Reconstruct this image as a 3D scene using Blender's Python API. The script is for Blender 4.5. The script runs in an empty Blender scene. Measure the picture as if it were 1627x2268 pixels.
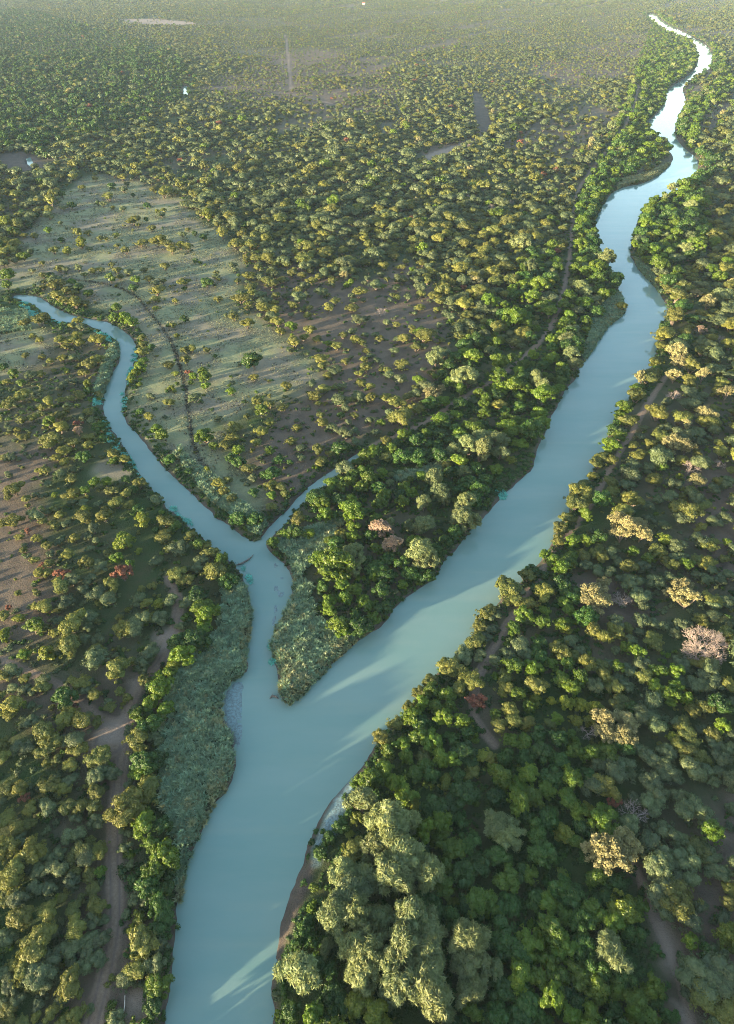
# crowns read off the photograph: tile origin, then "x y diameter kind" in tile pixels (3 per layout pixel)
TILES = {}
TILES[(0,1701)] = """55 120 110 o;140 130 110 o;315 105 140 o;430 150 90 o;460 90 110 s;650 55 140 s;745 40 110 s;165 200 80 r;60 310 130 o;100 400 110 o;200 270 110 o;310 265 130 s;200 350 100 o;450 260 110 o;540 265 110 o;620 245 120 o;640 170 120 o;510 330 100 s;645 365 110 s;375 360 50 s;490 450 130 s;30 220 70 s;120 500 100 s;40 550 150 o;230 540 150 o;290 570 110 s;520 550 150 o;590 590 140 s;670 540 120 o;380 590 110 s;380 670 130 s;110 660 150 o;190 660 90 s;270 680 110 s;30 720 120 o;100 760 130 o;500 700 80 o;585 720 90 o;670 690 70 g;480 750 90 s;240 800 100 s;320 800 120 s;430 860 80 o;30 860 110 o;120 880 120 s;545 870 70 o;615 830 90 o;335 965 140 o;500 960 110 o;640 930 130 o;150 1000 170 o;500 1060 150 o;610 1020 120 s;680 1020 80 s;50 1130 120 s;240 1160 220 o;350 1110 90 s;480 1180 140 s;600 1140 120 s;680 1140 110 s;90 1000 80 o;180 1230 120 o;580 1200 100 s;330 1260 160 s;100 1300 90 o;150 1370 130 o;250 1380 180 s;320 1420 110 s;470 1290 90 s;560 1320 110 s;650 1270 110 s;460 1440 170 o;60 1440 120 s;210 1450 90 o;30 1360 80 s;120 1540 110 s;250 1570 90 s;60 1640 100 o;240 1660 80 o;340 1640 100 o;420 1680 110 o;520 1640 120 o;600 1600 70 s;400 1560 90 s;150 1690 90 o;30 1560 70 s;940 40 90 g;995 110 150 o;860 110 70 s;900 50 80 g;890 260 220 o;960 370 160 g;860 440 60 s;810 410 70 s;840 525 90 s;1010 510 120 g;1070 390 110 d;1080 620 190 g;1010 690 150 g;870 640 60 s;980 790 150 d;910 850 110 s;970 870 90 s;1060 900 150 d;1060 1010 160 d;920 990 80 k;840 970 60 s;880 1075 70 k;960 1170 200 o;1070 1180 110 s;920 1330 170 o;1020 1310 150 s;1070 1420 150 g;830 1430 130 s;920 1240 90 d;940 1430 60 s;1000 1500 90 d;1010 1580 120 d;780 1670 120 s;880 740 80 d;1120 700 90 d;1090 1270 90 d;1000 200 90 d;1030 1060 90 d"""
TILES[(542.7,1701)] = """350 1400 330 w;780 230 200 w;900 330 300 w;1080 380 160 w;740 340 90 k;720 545 140 o;870 560 190 w;1050 600 260 w;1000 720 280 w;1200 680 200 w;640 680 220 w;680 830 260 w;780 760 200 w;610 990 230 w;760 930 230 w;900 1000 200 w;1100 1000 260 w;1200 1060 260 w;700 1130 240 w;850 1200 240 w;1050 1180 260 w;560 1200 120 w;1230 1230 240 w;800 1380 240 w;950 1290 200 w;1100 1400 280 w;1250 1400 280 w;1200 1560 280 w;1330 1600 200 w;970 1520 130 w;780 1560 190 k;870 1660 190 k;1480 1170 220 w;1520 1330 240 w;1500 1500 200 w;400 1100 120 d;350 1180 110 d;450 1160 110 d;560 460 90 d;500 580 80 d;640 390 90 d;700 440 60 k;460 800 60 g;440 930 60 g;430 1010 90 d;500 1300 120 d;560 1360 120 d;580 1500 130 d;300 1600 130 d;450 1640 130 g;560 1640 120 d;220 1640 60 g;640 1570 130 d;780 80 100 g;860 80 130 g;930 20 130 g;1010 120 130 g;1090 170 130 g;1140 30 120 g;1230 50 110 d;1330 110 110 k;1420 60 110 d;1500 40 110 o;1130 240 90 k;1250 270 180 d;1200 440 150 g;1300 370 160 g;1380 250 130 d;1480 180 170 d;1430 340 130 d;1310 480 150 g;1400 540 150 g;1500 500 130 d;1340 640 130 g;1450 690 170 d;1560 640 150 d;1330 790 140 g;1200 870 140 d;1280 950 140 d;1560 880 170 g;1470 920 130 d;1370 1010 150 d;1520 1000 120 d;1600 1100 100 d;1510 1610 150 g;1430 1680 120 d;1600 1650 110 d"""
TILES[(1084.3,1701)] = """70 50 150 g;170 110 130 g;260 40 140 g;380 130 130 g;50 200 130 d;190 255 160 g;300 200 130 g;430 50 140 d;540 60 150 g;660 60 140 d;690 110 150 s;780 150 150 o;850 25 160 s;940 30 90 s;530 190 150 g;600 290 130 g;830 220 100 r;760 330 180 g;660 280 90 k;480 420 130 k;640 400 140 d;400 330 150 d;330 420 150 d;250 340 130 d;60 380 180 w;150 440 170 w;940 390 150 s;1040 480 160 s;800 570 250 p;900 520 200 p;700 500 180 p;1070 80 150 s;1110 160 130 s;970 210 100 s;1090 230 150 s;1180 30 150 s;1250 60 100 s;1350 20 150 s;1420 40 120 s;1500 20 90 s;1490 90 90 s;1590 80 140 s;1260 190 120 s;1330 270 180 s;1430 320 130 s;1600 260 80 s;960 300 160 b;1180 430 150 s;1270 490 120 s;1400 540 150 o;1480 430 140 g;1460 580 150 s;1310 610 180 s;1530 700 140 s;1120 660 200 s;1190 740 200 s;1320 730 160 s;1170 620 150 s;1150 850 200 s;1270 880 200 o;1300 980 180 s;1190 970 150 s;1390 930 100 s;1600 810 110 o;1590 900 110 o;1570 1010 120 s;1580 1130 150 k;1450 700 100 s;1530 1220 110 s;1460 1240 100 d;1330 1150 100 g;40 580 150 d;120 720 150 g;200 690 130 d;270 700 120 g;30 920 130 g;130 900 140 d;300 890 120 d;390 880 140 g;470 800 160 d;560 860 150 d;500 970 130 g;710 730 150 g;840 760 130 d;740 850 130 d;690 960 160 g;820 1040 140 g;880 920 180 k;960 980 110 k;1010 920 110 g;850 1200 260 w;760 1150 150 w;600 1040 150 d;420 1100 180 g;280 1150 160 g;100 1110 170 d;60 1200 150 d;520 1180 160 g;950 1120 130 d;620 1200 150 d;200 1230 160 d;30 1340 130 w;380 1300 130 g;200 1390 170 g;330 1400 150 g;460 1430 160 g;590 1390 170 g;720 1330 170 d;880 1350 160 d;100 1480 170 d;250 1530 170 d;400 1540 160 g;570 1520 160 d;720 1460 170 g;850 1460 160 g;960 1530 160 g;1080 1450 150 g;60 1640 150 d;200 1660 150 d;350 1660 130 d;540 1640 130 g;680 1640 160 g;830 1640 150 d;1060 1670 160 g;950 1660 120 g;1110 1560 120 d;1200 1660 120 d;1400 1400 260 s;1560 1380 260 s;1450 1540 220 o;1580 1600 200 o;1360 1310 150 s;1500 1680 170 s;1320 1500 110 s"""
TILES[(0,1134)] = """75 60 120 o;130 170 60 o;190 140 60 r;290 60 60 o;350 75 60 o;400 20 70 o;440 80 70 s;560 45 100 o;625 115 90 s;640 190 60 s;590 165 60 s;700 30 100 o;250 175 70 o;320 225 80 o;160 250 50 o;190 300 50 s;235 320 60 o;415 180 60 s;495 180 70 o;450 290 90 o;290 350 60 r;330 340 80 o;270 400 80 o;315 410 70 o;530 320 60 s;600 245 60 s;660 350 110 s;740 275 80 o;780 320 90 g;810 150 70 g;830 200 110 k;820 410 140 r;870 350 60 g;945 30 110 k;1100 60 110 o;1085 150 120 o;1160 90 90 g;1180 240 120 s;1110 260 60 o;1265 160 90 o;1310 210 90 g;1365 220 70 o;1420 270 80 o;1470 310 100 g;920 270 50 k;1180 400 130 o;1230 450 90 o;1310 360 100 s;1240 380 60 s;1010 490 65 o;1510 455 110 d;395 490 120 o;480 460 110 s;600 450 100 s;560 520 100 s;740 480 100 o;760 520 80 o;740 580 130 s;660 600 60 o;640 540 110 s;440 600 120 s;310 630 110 o;385 650 55 o;235 630 70 o;125 540 50 o;245 530 50 o;105 450 25 o;230 490 40 s;30 690 80 o;65 640 50 r;135 700 70 k;225 765 110 g;300 780 80 o;355 810 70 o;490 740 170 o;600 690 100 s;590 770 70 s;390 730 70 s;660 730 50 o;460 910 160 o;310 950 110 k;640 920 110 o;640 980 150 s;560 850 80 s;30 830 90 k;165 945 80 g;820 790 130 o;900 770 130 s;940 720 110 s;800 700 50 o;850 650 35 k;970 610 80 o;1050 610 65 k;920 580 90 s;990 690 90 o;1060 700 120 s;1140 590 90 s;1240 610 90 s;1195 760 60 s;1340 620 130 g;1410 640 100 g;1360 700 120 g;1350 770 110 g;1290 850 130 d;1200 870 130 d;1350 880 110 d;1230 960 140 g;1170 1010 90 k;1000 930 130 s;960 990 120 s;870 1000 80 o;790 1060 170 o;950 1040 90 s;970 1115 90 o;1050 1090 80 g;1080 1170 150 g;1010 1160 90 d;1100 1310 100 g;1010 1270 110 g;900 1320 90 s;990 1400 150 d;70 1060 110 s;30 1090 80 o;175 1110 80 o;300 1110 100 s;280 1160 100 o;90 1180 80 s;160 1180 90 s;210 1200 60 s;10 1230 60 o;520 1120 130 o;590 1140 90 s;630 1210 100 o;570 1180 100 s;800 1190 70 o;850 1240 70 o;740 1300 80 o;720 1270 70 s;430 1220 130 d;60 1300 140 o;70 1340 100 o;215 1290 60 s;350 1300 50 o;440 1300 90 o;500 1300 60 r;450 1370 130 o;540 1380 130 o;650 1390 90 o;200 1400 120 s;270 1420 70 o;310 1480 140 o;340 1540 130 o;290 1570 110 o;500 1500 130 s;510 1580 110 o;30 1540 110 o;150 1570 130 s;30 1630 110 o;640 1620 130 o;690 1640 110 o;390 1650 70 o;320 1670 60 o;480 1680 110 o;910 1530 150 o;1010 1490 80 s;1050 1530 90 s;860 1440 60 s;850 1470 50 s;900 1620 70 s;950 1660 150 d;1050 1640 120 d"""
TILES[(542.7,1134)] = """350 40 110 o;280 140 80 g;340 130 100 d;425 135 80 g;180 195 80 g;75 40 100 d;530 25 100 g;600 20 80 d;725 100 100 g;710 170 90 g;610 220 100 d;570 190 80 g;630 280 60 g;490 300 120 g;710 290 130 w;720 370 110 w;850 80 80 g;840 160 90 d;940 80 110 w;935 120 150 q;1000 195 150 q;890 230 90 g;1080 70 80 w;1200 60 120 w;1150 120 90 w;1170 270 170 w;1190 330 140 w;1470 50 150 w;1540 30 90 w;960 310 100 d;1040 330 110 d;880 370 110 d;960 430 110 d;860 430 70 g;650 490 90 g;720 520 90 g;660 580 100 g;550 600 100 g;560 660 90 g;620 740 140 g;650 790 90 g;780 580 80 g;830 620 90 g;850 700 100 g;910 530 110 d;920 620 110 d;1280 250 110 d;1210 420 100 d;1330 200 100 d;1400 130 100 d;1100 410 100 d;740 680 80 d;1590 660 120 o;1530 740 90 o;1540 850 140 o;1460 940 130 s;1290 980 100 o;1400 1040 140 o;1500 1110 160 o;1440 1170 110 o;1200 1110 110 o;1120 1190 90 o;1250 1180 110 g;1340 1210 110 g;1060 1280 100 o;1180 1270 110 g;1270 1300 110 g;990 1380 110 o;1110 1360 120 g;1180 1400 110 d;1310 1380 130 g;1440 1400 110 g;910 1500 130 o;1040 1540 120 g;1160 1480 120 g;1240 1530 130 g;1380 1500 110 d;950 1590 100 g;1080 1640 110 g;1190 1620 110 o;1300 1620 120 g;1440 1580 140 d;1590 1610 90 k;1390 1650 110 g;930 1680 80 o;1480 1460 90 d;1560 1260 130 r;1370 1290 100 g;1600 830 90 s;1560 960 90 s;1210 1680 110 g;1510 1670 100 d"""
TILES[(1084.3,1134)] = """520 30 90 o;640 20 90 g;440 100 90 o;460 180 100 o;340 250 80 g;210 390 110 o;290 370 90 d;850 60 150 p;930 110 170 p;1000 70 110 p;880 150 130 p;1010 150 120 p;1160 180 90 k;1070 50 90 s;1160 90 80 s;1390 190 110 s;1480 210 110 o;1500 60 100 s;1400 100 80 o;1250 240 120 s;1260 300 110 s;560 190 100 g;640 180 100 g;730 170 110 d;950 260 70 g;1050 310 80 g;430 310 110 g;470 380 100 g;540 300 80 g;620 290 90 o;640 360 80 s;700 280 90 o;740 250 100 o;750 320 80 o;800 270 90 s;720 390 100 s;800 400 90 s;920 370 120 o;1020 370 100 s;900 440 100 s;1390 310 90 o;1430 340 100 o;1210 360 90 o;1370 420 80 s;1480 390 90 s;1530 440 110 s;1590 420 90 s;120 500 160 o;180 540 120 s;150 580 120 o;90 470 100 o;30 680 100 s;20 780 80 s;270 610 110 o;360 550 120 o;330 500 90 d;500 480 130 d;560 540 130 d;500 600 90 g;540 650 90 g;370 660 80 g;480 740 110 g;500 780 80 k;700 530 200 p;720 600 170 p;760 500 110 p;880 580 130 b;950 480 140 s;1000 560 130 s;1010 620 110 s;1100 470 120 s;1190 540 80 p;1290 500 150 p;1320 580 170 p;1480 570 110 o;1490 620 90 s;1590 600 100 s;220 700 120 g;160 780 100 g;260 720 100 s;1010 720 110 s;1090 740 80 s;1160 760 80 s;1280 760 100 s;840 740 120 s;920 780 80 o;690 800 130 o;760 840 120 o;830 800 110 o;1000 800 80 s;940 850 80 s;1090 840 120 o;1100 890 90 o;910 900 80 g;990 940 110 g;840 920 80 s;1450 870 250 b;1410 730 90 o;1500 700 110 s;1600 760 70 s;190 890 140 s;240 950 100 s;120 960 90 s;330 870 100 d;480 910 150 o;550 860 120 s;600 920 80 s;560 960 80 o;330 960 110 d;40 1000 90 s;650 1010 130 o;740 1040 110 o;800 1010 80 s;850 1030 90 g;150 1020 130 g;280 1030 120 g;420 1010 100 g;520 1010 100 g;110 1090 110 o;100 1180 120 o;190 1210 100 g;320 1160 160 o;480 1110 120 g;600 1110 110 g;540 1170 110 g;760 1110 110 o;830 1160 130 o;700 1160 110 s;870 1110 100 s;920 1170 100 s;930 1050 110 s;1030 1090 120 o;1010 1020 110 s;1120 1070 100 g;1240 1080 110 g;1280 1010 130 s;1400 1000 120 o;1470 1040 130 s;1460 1110 150 s;1380 1140 130 s;1290 1130 90 s;1590 1150 110 o;1100 1160 100 g;1230 1170 110 g;1070 1260 150 s;1200 1230 120 g;1310 1240 90 g;1420 1290 110 o;1540 1300 130 d;310 1260 70 k;410 1260 60 k;520 1270 100 k;600 1280 90 k;690 1310 90 k;260 1300 80 g;130 1320 110 o;40 1350 80 g;70 1430 120 o;180 1400 120 o;250 1420 100 o;410 1420 80 o;570 1390 80 k;660 1390 80 k;440 1370 80 g;760 1380 140 p;780 1470 150 p;900 1400 150 p;900 1480 170 p;660 1460 100 b;890 1280 130 o;950 1310 100 d;1010 1360 150 s;1090 1410 160 s;1240 1390 80 s;1300 1380 90 o;1320 1480 150 o;1280 1460 90 o;1480 1480 110 o;1420 1450 90 s;1500 1540 120 s;1550 1430 110 g;1600 1480 100 s;1260 1560 110 o;1340 1590 120 o;1430 1640 120 o;1180 1590 120 s;1210 1500 80 k;560 1500 90 g;230 1540 110 g;140 1520 100 g;340 1480 120 d;450 1520 120 d;360 1600 130 d;560 1600 110 g;660 1620 110 g;250 1640 120 d;120 1640 120 d;30 1640 90 o;460 1640 120 d;780 1600 130 g;900 1560 110 d;1000 1590 110 s;1070 1640 130 s;900 1670 140 s;1320 1670 90 o;1540 1640 120 s;1600 1590 110 s;720 1690 110 s;1170 1660 100 s"""
TILES[(0,567)] = """45 115 90 g;50 190 60 g;285 45 40 o;290 130 45 o;290 170 40 o;215 95 45 s;400 85 60 o;440 95 50 s;520 80 60 s;560 125 40 o;625 100 50 o;670 90 50 o;745 60 40 o;785 90 55 o;735 150 60 g;800 140 50 o;775 200 25 k;855 105 60 s;910 150 70 g;885 210 60 d;350 200 70 o;400 180 80 o;480 170 50 g;380 260 90 o;430 290 70 o;490 240 60 o;500 310 90 o;565 310 60 o;590 240 60 g;440 230 60 o;990 150 60 o;1040 180 60 s;1085 165 45 o;1040 230 80 o;1030 280 60 o;990 310 30 k;1055 300 30 k;1030 345 40 k;1095 65 70 o;1230 165 70 o;1225 215 40 d;1135 205 25 o;1165 300 40 o;1300 35 40 d;1330 40 35 g;1375 170 80 d;1440 115 40 o;1460 160 30 o;1600 270 100 o;1560 400 70 o;1230 415 55 d;1155 465 45 o;1120 460 40 d;1170 530 40 k;780 345 60 g;760 400 80 g;830 400 100 g;880 440 80 g;520 430 65 o;155 435 80 o;265 420 100 o;225 525 55 o;265 555 60 o;400 560 70 o;440 600 60 o;470 550 80 o;520 530 70 o;530 580 70 o;650 550 100 o;950 540 60 o;955 580 60 o;950 640 80 o;950 690 60 g;940 740 80 g;910 770 70 k;870 820 60 k;925 850 40 k;165 665 50 o;280 670 50 o;340 695 50 o;415 680 60 o;300 725 40 s;445 765 35 k;360 765 30 o;490 670 70 s;650 680 90 o;600 720 100 o;560 770 70 o;525 730 40 o;100 780 70 g;140 850 60 g;210 790 80 s;265 780 70 o;580 850 60 k;45 840 50 o;20 730 60 d;130 920 120 o;55 990 90 o;520 910 80 o;545 935 50 o;330 970 90 o;280 1010 60 o;410 960 50 o;475 950 50 o;520 990 40 g;590 1040 70 o;220 1070 80 o;320 1100 90 g;400 1060 80 o;145 1095 70 o;450 1020 50 o;520 1105 65 r;520 1160 70 q;400 1140 100 o;330 1240 130 o;160 1200 70 o;480 1240 80 o;590 1200 80 o;590 1260 80 o;670 1130 90 d;430 1300 90 o;380 1340 70 o;440 1360 80 o;560 1330 90 d;750 1310 90 o;750 1360 70 g;70 1150 50 s;120 1160 40 o;200 1340 45 s;125 1350 40 s;150 1410 30 o;305 1430 70 o;250 1430 40 o;60 1465 50 s;475 1475 90 o;400 1460 80 s;490 1420 70 s;320 1510 60 s;105 1550 110 o;60 1610 50 o;240 1590 50 s;290 1590 55 s;365 1590 40 k;180 1620 60 o;190 1665 40 o;375 1680 70 o;465 1580 90 o;480 1640 60 s;555 1640 70 s;660 1650 60 s;560 1560 70 g;620 1510 80 g;700 1500 70 g;740 1560 80 o;830 1480 60 d;930 1510 90 o;780 1640 100 o;845 1580 80 o;860 1660 70 o;20 1345 50 o;570 1690 70 k;700 1690 60 o;920 1680 80 d;1240 620 70 o;1275 620 60 o;1240 695 70 o;1255 770 60 r;1130 720 70 o;1165 780 40 k;1290 800 60 g;1350 760 60 g;1360 800 80 g;1370 860 60 g;1270 840 40 g;1135 880 40 k;1160 895 35 k;1175 850 30 g;1380 620 50 o;1430 665 30 d;1125 975 70 o;1540 900 60 g;930 1035 50 d;990 1070 75 o;1040 1150 70 g;1070 1190 80 g;1365 1200 110 g;1420 1260 60 g;1550 1150 100 o;1540 1210 90 o;1500 1250 80 o;1590 1290 70 g;1540 1340 80 d;1590 1370 80 d;1200 1295 45 k;1375 1415 40 k;1450 1500 90 o;1490 1560 80 o;1540 1610 70 o;1520 1490 60 o"""
TILES[(542.7,567)] = """30 130 80 o;40 200 90 o;15 450 80 o;60 700 110 d;60 810 60 o;160 830 30 o;280 860 80 o;155 340 90 o;210 360 70 o;220 440 80 o;310 460 80 g;240 500 60 o;325 570 90 o;390 545 60 o;475 555 50 o;410 400 60 o;430 350 50 o;430 490 70 o;550 580 50 g;610 600 70 o;505 680 90 o;510 730 60 o;410 650 50 s;550 790 65 o;595 870 50 o;460 940 80 o;490 980 50 o;670 700 60 o;735 560 70 o;780 570 60 o;805 520 60 s;805 630 50 o;830 660 60 s;790 690 60 o;810 740 80 o;905 750 50 o;880 690 60 s;770 850 60 o;830 865 60 o;690 960 60 o;620 960 100 s;960 790 70 s;1040 720 90 o;1040 820 90 s;1160 830 80 g;1130 880 60 o;1260 800 50 g;1310 770 60 o;1240 920 110 p;1290 890 80 p;1450 770 160 w;1490 810 110 w;1370 830 100 g;1430 880 90 g;1320 950 90 g;1140 1010 110 o;1020 970 100 o;950 940 90 o;1080 930 80 o;970 1050 80 s;90 960 80 o;110 1030 80 g;165 985 70 o;250 1010 80 o;170 1100 80 o;100 1170 90 o;75 1240 60 o;345 1140 60 o;505 1060 60 o;510 1110 80 o;305 1230 80 o;380 1280 70 s;370 1340 60 s;490 1290 90 o;510 1360 90 o;565 1310 60 o;30 1410 90 o;130 1460 70 d;190 1450 90 d;170 1300 60 g;230 1350 70 d;670 1180 100 s;730 1160 60 s;690 1110 50 s;730 1230 70 s;650 1270 110 d;840 1090 60 s;870 1170 70 s;910 1110 60 g;730 1060 60 o;640 1060 50 d;250 1530 90 o;260 1580 60 o;180 1660 80 o;175 1590 60 g;940 1230 80 o;1000 1260 70 d;1060 1190 90 g;1210 1180 70 g;850 1300 100 g;800 1330 80 g;850 1370 60 o;960 1330 90 o;1060 1340 110 d;1130 1300 100 d;1150 1230 100 d;1210 1310 90 d;1260 1250 90 d;1300 1180 90 d;1300 1080 100 g;1410 1050 80 g;1350 1110 80 d;1400 1140 80 d;1480 1120 70 g;1520 1100 70 o;1560 920 80 g;1610 940 80 g;1590 990 80 g;1590 1060 80 g;740 1370 60 g;780 1430 80 g;820 1480 110 g;880 1540 90 d;970 1460 45 w;970 1500 50 w;1100 1490 50 g;1060 1530 80 g;1110 1580 80 g;930 1600 90 g;900 1650 100 g;1040 1640 90 g;1180 1460 80 g;1260 1490 130 w;1310 1550 130 w;1330 1610 90 w;1190 1650 90 w;1450 1650 130 w;1340 1390 70 o;1380 1440 90 d;1480 1500 110 d;1540 1420 100 d;1600 1480 100 d;1560 1560 110 d;1420 1540 90 d;1570 1200 130 w;1490 1260 130 w;1400 1290 110 w;1560 1300 150 w;570 1510 80 g;570 1560 70 g;650 1540 90 g;700 1500 80 g;510 1650 100 g;620 1620 100 d;700 1610 100 g;905 370 70 b;660 130 70 p;1460 210 60 r;760 240 80 o;550 345 80 o;360 270 100 s;600 300 70 o;440 160 80 o;1480 945 40 b;370 100 50 q"""
TILES[(1084.3,567)] = """1230 400 130 o;1150 500 130 o;1290 180 100 o;1240 260 110 o;1320 310 90 o;1380 240 70 p;1300 490 90 o;1410 480 80 q;1540 550 60 b;1450 310 100 p;1620 180 60 p;1250 640 110 p;1280 690 120 p;1340 730 110 o;1230 800 90 p;1320 820 80 o;1420 800 100 p;1090 690 90 o;960 780 100 p;1050 790 130 o;1100 770 100 o;960 850 80 g;980 930 110 o;1230 920 80 b;1330 900 110 s;1380 950 90 s;1110 1040 130 o;1580 910 100 p;1520 900 80 o;1270 1070 120 o;1300 1120 90 p;1420 1040 110 p;1500 1090 80 p;900 1000 90 g;840 1030 70 g;920 1100 100 o;970 1080 60 o;780 1130 80 d;870 1190 90 g;810 1250 110 g;750 1320 100 o;800 1350 90 o;700 1360 90 o;990 1320 110 o;1050 1400 90 s;960 1260 80 o;1150 1190 130 o;1240 1230 150 p;1310 1270 110 p;1150 1290 90 s;1270 1360 90 o;1340 1400 110 b;1530 1380 70 b;900 1410 70 d;690 1460 70 o;625 1490 80 o;600 1580 150 o;580 1640 130 o;650 1630 90 o;810 1510 90 o;920 1510 110 s;1110 1480 110 o;1390 1480 110 p;1270 1470 50 k;960 1620 120 o;850 1620 80 o;1050 1660 90 s;1200 1600 100 s;1230 1520 90 s;1370 1610 110 s;1440 1650 100 o;1500 1550 110 s;1600 1490 90 s;340 190 120 g;620 190 100 w;660 250 80 w;510 530 100 w;540 640 110 w;570 710 90 w;330 820 120 w;380 870 90 w;420 910 90 w;570 80 90 g;720 150 110 g;880 330 70 o;540 400 80 g;480 470 70 g;420 550 80 g;60 480 110 o;60 560 80 k;180 360 80 o;50 700 130 g;190 780 90 g;150 820 80 g;250 870 90 g;280 720 60 g;320 670 50 o;60 990 90 o;100 1080 80 g;50 1220 130 w;70 1310 90 w;330 1040 100 g;200 1230 90 g;1600 830 50 r"""
# far ones (tile over the top of the picture, origin 813.5,0 and 0,0, half scale)
FAR = """1037 437 24 b;1087 458 22 b;1132 445 20 b;1155 318 22 r;890 100 0 x;1315 640 0 x;1050 218 0 x"""

HALF = """365 830 35 o;425 792 30 o;422 768 26 o;500 830 40 d;487 880 45 o;435 900 28 d;650 912 32 d;228 905 60 o;215 935 50 o;242 868 50 o;320 912 40 d;590 985 50 o;650 972 26 d;612 992 26 o;345 1035 40 k;365 1085 50 k;275 1060 28 d;215 1025 32 g;445 1055 28 o;625 1080 50 o;672 1060 28 s;700 1080 60 o;745 1090 60 o;800 1090 45 k;75 1000 50 o;105 940 32 d;160 955 32 d;20 1080 60 o;240 1110 40 o;300 1115 40 k;560 1110 40 o;925 965 60 k;935 910 50 o;870 870 55 o;1000 950 60 s;865 1035 30 d;900 1050 32 d;500 915 22 k;700 930 22 k;728 930 22 k;590 862 20 d;513 1040 24 k;835 1100 45 o;1040 1075 30 k;985 1045 60 o;730 865 60 o;690 845 50 o;800 830 45 o;545 790 45 o;130 1000 30 d;30 1000 60 k;10 930 50 o;820 895 24 o;765 1110 50 o;520 1085 26 o;395 1100 30 s"""
import bpy, math, random
import numpy as np
rng = np.random.default_rng(7)
random.seed(7)
C = bpy.context.scene.collection
# ---------------------------------------------------------------- camera geometry (used to lay out the map)
PW, PH = 1627.0, 2268.0
F = PH*24.0/36.0
PITCH = math.radians(39.5)
CH = 150.0
cp, sp = math.cos(PITCH), math.sin(PITCH)
def unproj(u, v, z=0.0):
    u = np.asarray(u, float); v = np.asarray(v, float)
    dx = (u-PW/2)/F; dy = (v-PH/2)/F
    t = (CH-z)/(sp+dy*cp)
    return t*dx, t*(cp-dy*sp)
def proj(x, y, z=0.0):
    d = CH-z
    zc = y*cp + d*sp
    yc = d*cp - y*sp
    return PW/2+F*x/zc, PH/2+F*yc/zc, zc
def w2(poly, z=0.0):
    a = np.array(poly, float); x, y = unproj(a[:,0], a[:,1], z)
    return np.stack([x, y], 1)
def vnoise(x, y, scale, seed=0):
    x = np.asarray(x)/scale; y = np.asarray(y)/scale
    xi = np.floor(x).astype(np.int64); yi = np.floor(y).astype(np.int64)
    fx = x-xi; fy = y-yi; fx = fx*fx*(3-2*fx); fy = fy*fy*(3-2*fy)
    def h(a, b):
        n = (a*374761393 + b*668265263 + seed*974711) & 0xffffffff
        n = ((n ^ (n >> 13))*1274126177) & 0xffffffff
        return ((n ^ (n >> 16)) & 0xffff)/65535.0
    return (h(xi,yi)*(1-fx)+h(xi+1,yi)*fx)*(1-fy)+(h(xi,yi+1)*(1-fx)+h(xi+1,yi+1)*fx)*fy
def fbm(x, y, scale, seed=0):
    return (vnoise(x,y,scale,seed)*.55+vnoise(x,y,scale/2.1,seed+1)*.28+vnoise(x,y,scale/4.3,seed+2)*.17)
def sdist(px, py, poly):
    """signed distance in metres, positive outside"""
    P = np.asarray(poly); A = P; B = np.roll(P, -1, 0)
    d2 = np.full(px.shape, 1e18); ins = np.zeros(px.shape, bool)
    for (ax, ay), (bx, by) in zip(A, B):
        ex, ey = bx-ax, by-ay; wx, wy = px-ax, py-ay
        t = np.clip((wx*ex+wy*ey)/(ex*ex+ey*ey+1e-12), 0, 1)
        dx, dy = wx-ex*t, wy-ey*t
        np.minimum(d2, dx*dx+dy*dy, out=d2)
        c = (ay > py) != (by > py)
        if ay != by:
            ins ^= c & (px < (bx-ax)*(py-ay)/(by-ay)+ax)
    d = np.sqrt(d2)
    return np.where(ins, -d, d)
def ldist(px, py, line):
    P = np.asarray(line); d2 = np.full(px.shape, 1e18)
    for (ax, ay), (bx, by) in zip(P[:-1], P[1:]):
        ex, ey = bx-ax, by-ay; wx, wy = px-ax, py-ay
        t = np.clip((wx*ex+wy*ey)/(ex*ex+ey*ey+1e-12), 0, 1)
        dx, dy = wx-ex*t, wy-ey*t
        np.minimum(d2, dx*dx+dy*dy, out=d2)
    return np.sqrt(d2)
def bbmask(px, py, poly, pad):
    P = np.asarray(poly)
    return (px > P[:,0].min()-pad) & (px < P[:,0].max()+pad) & (py > P[:,1].min()-pad) & (py < P[:,1].max()+pad)
def soft(px, py, poly, feather=3.0, noise=4.0, seed=3, nscale=9.0):
    """1 inside, 0 outside, ragged edge"""
    out = np.zeros(px.shape); m = bbmask(px, py, poly, feather+noise+2)
    if m.any():
        x, y = px[m], py[m]
        d = sdist(x, y, poly)+(fbm(x, y, nscale, seed)-.5)*2*noise
        out[m] = np.clip(.5-d/(2*feather), 0, 1)
    return out
def smooth(pts, n=3, closed=False):
    p = np.array(pts, float)
    for _ in range(n):
        if closed: q = np.roll(p, -1, 0)
        else: q = p[1:]; 
        a = p if closed else p[:-1]
        r = np.empty((len(a)*2, 2)); r[0::2] = a*.75+q*.25; r[1::2] = a*.25+q*.75
        if not closed: r = np.vstack([p[:1], r, p[-1:]])
        p = r
    return p
def T(ox, oy, s, k=2.0):
    return [(ox+float(a.split()[0])/k, oy+float(a.split()[1])/k) for a in s.split(';')]
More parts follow.
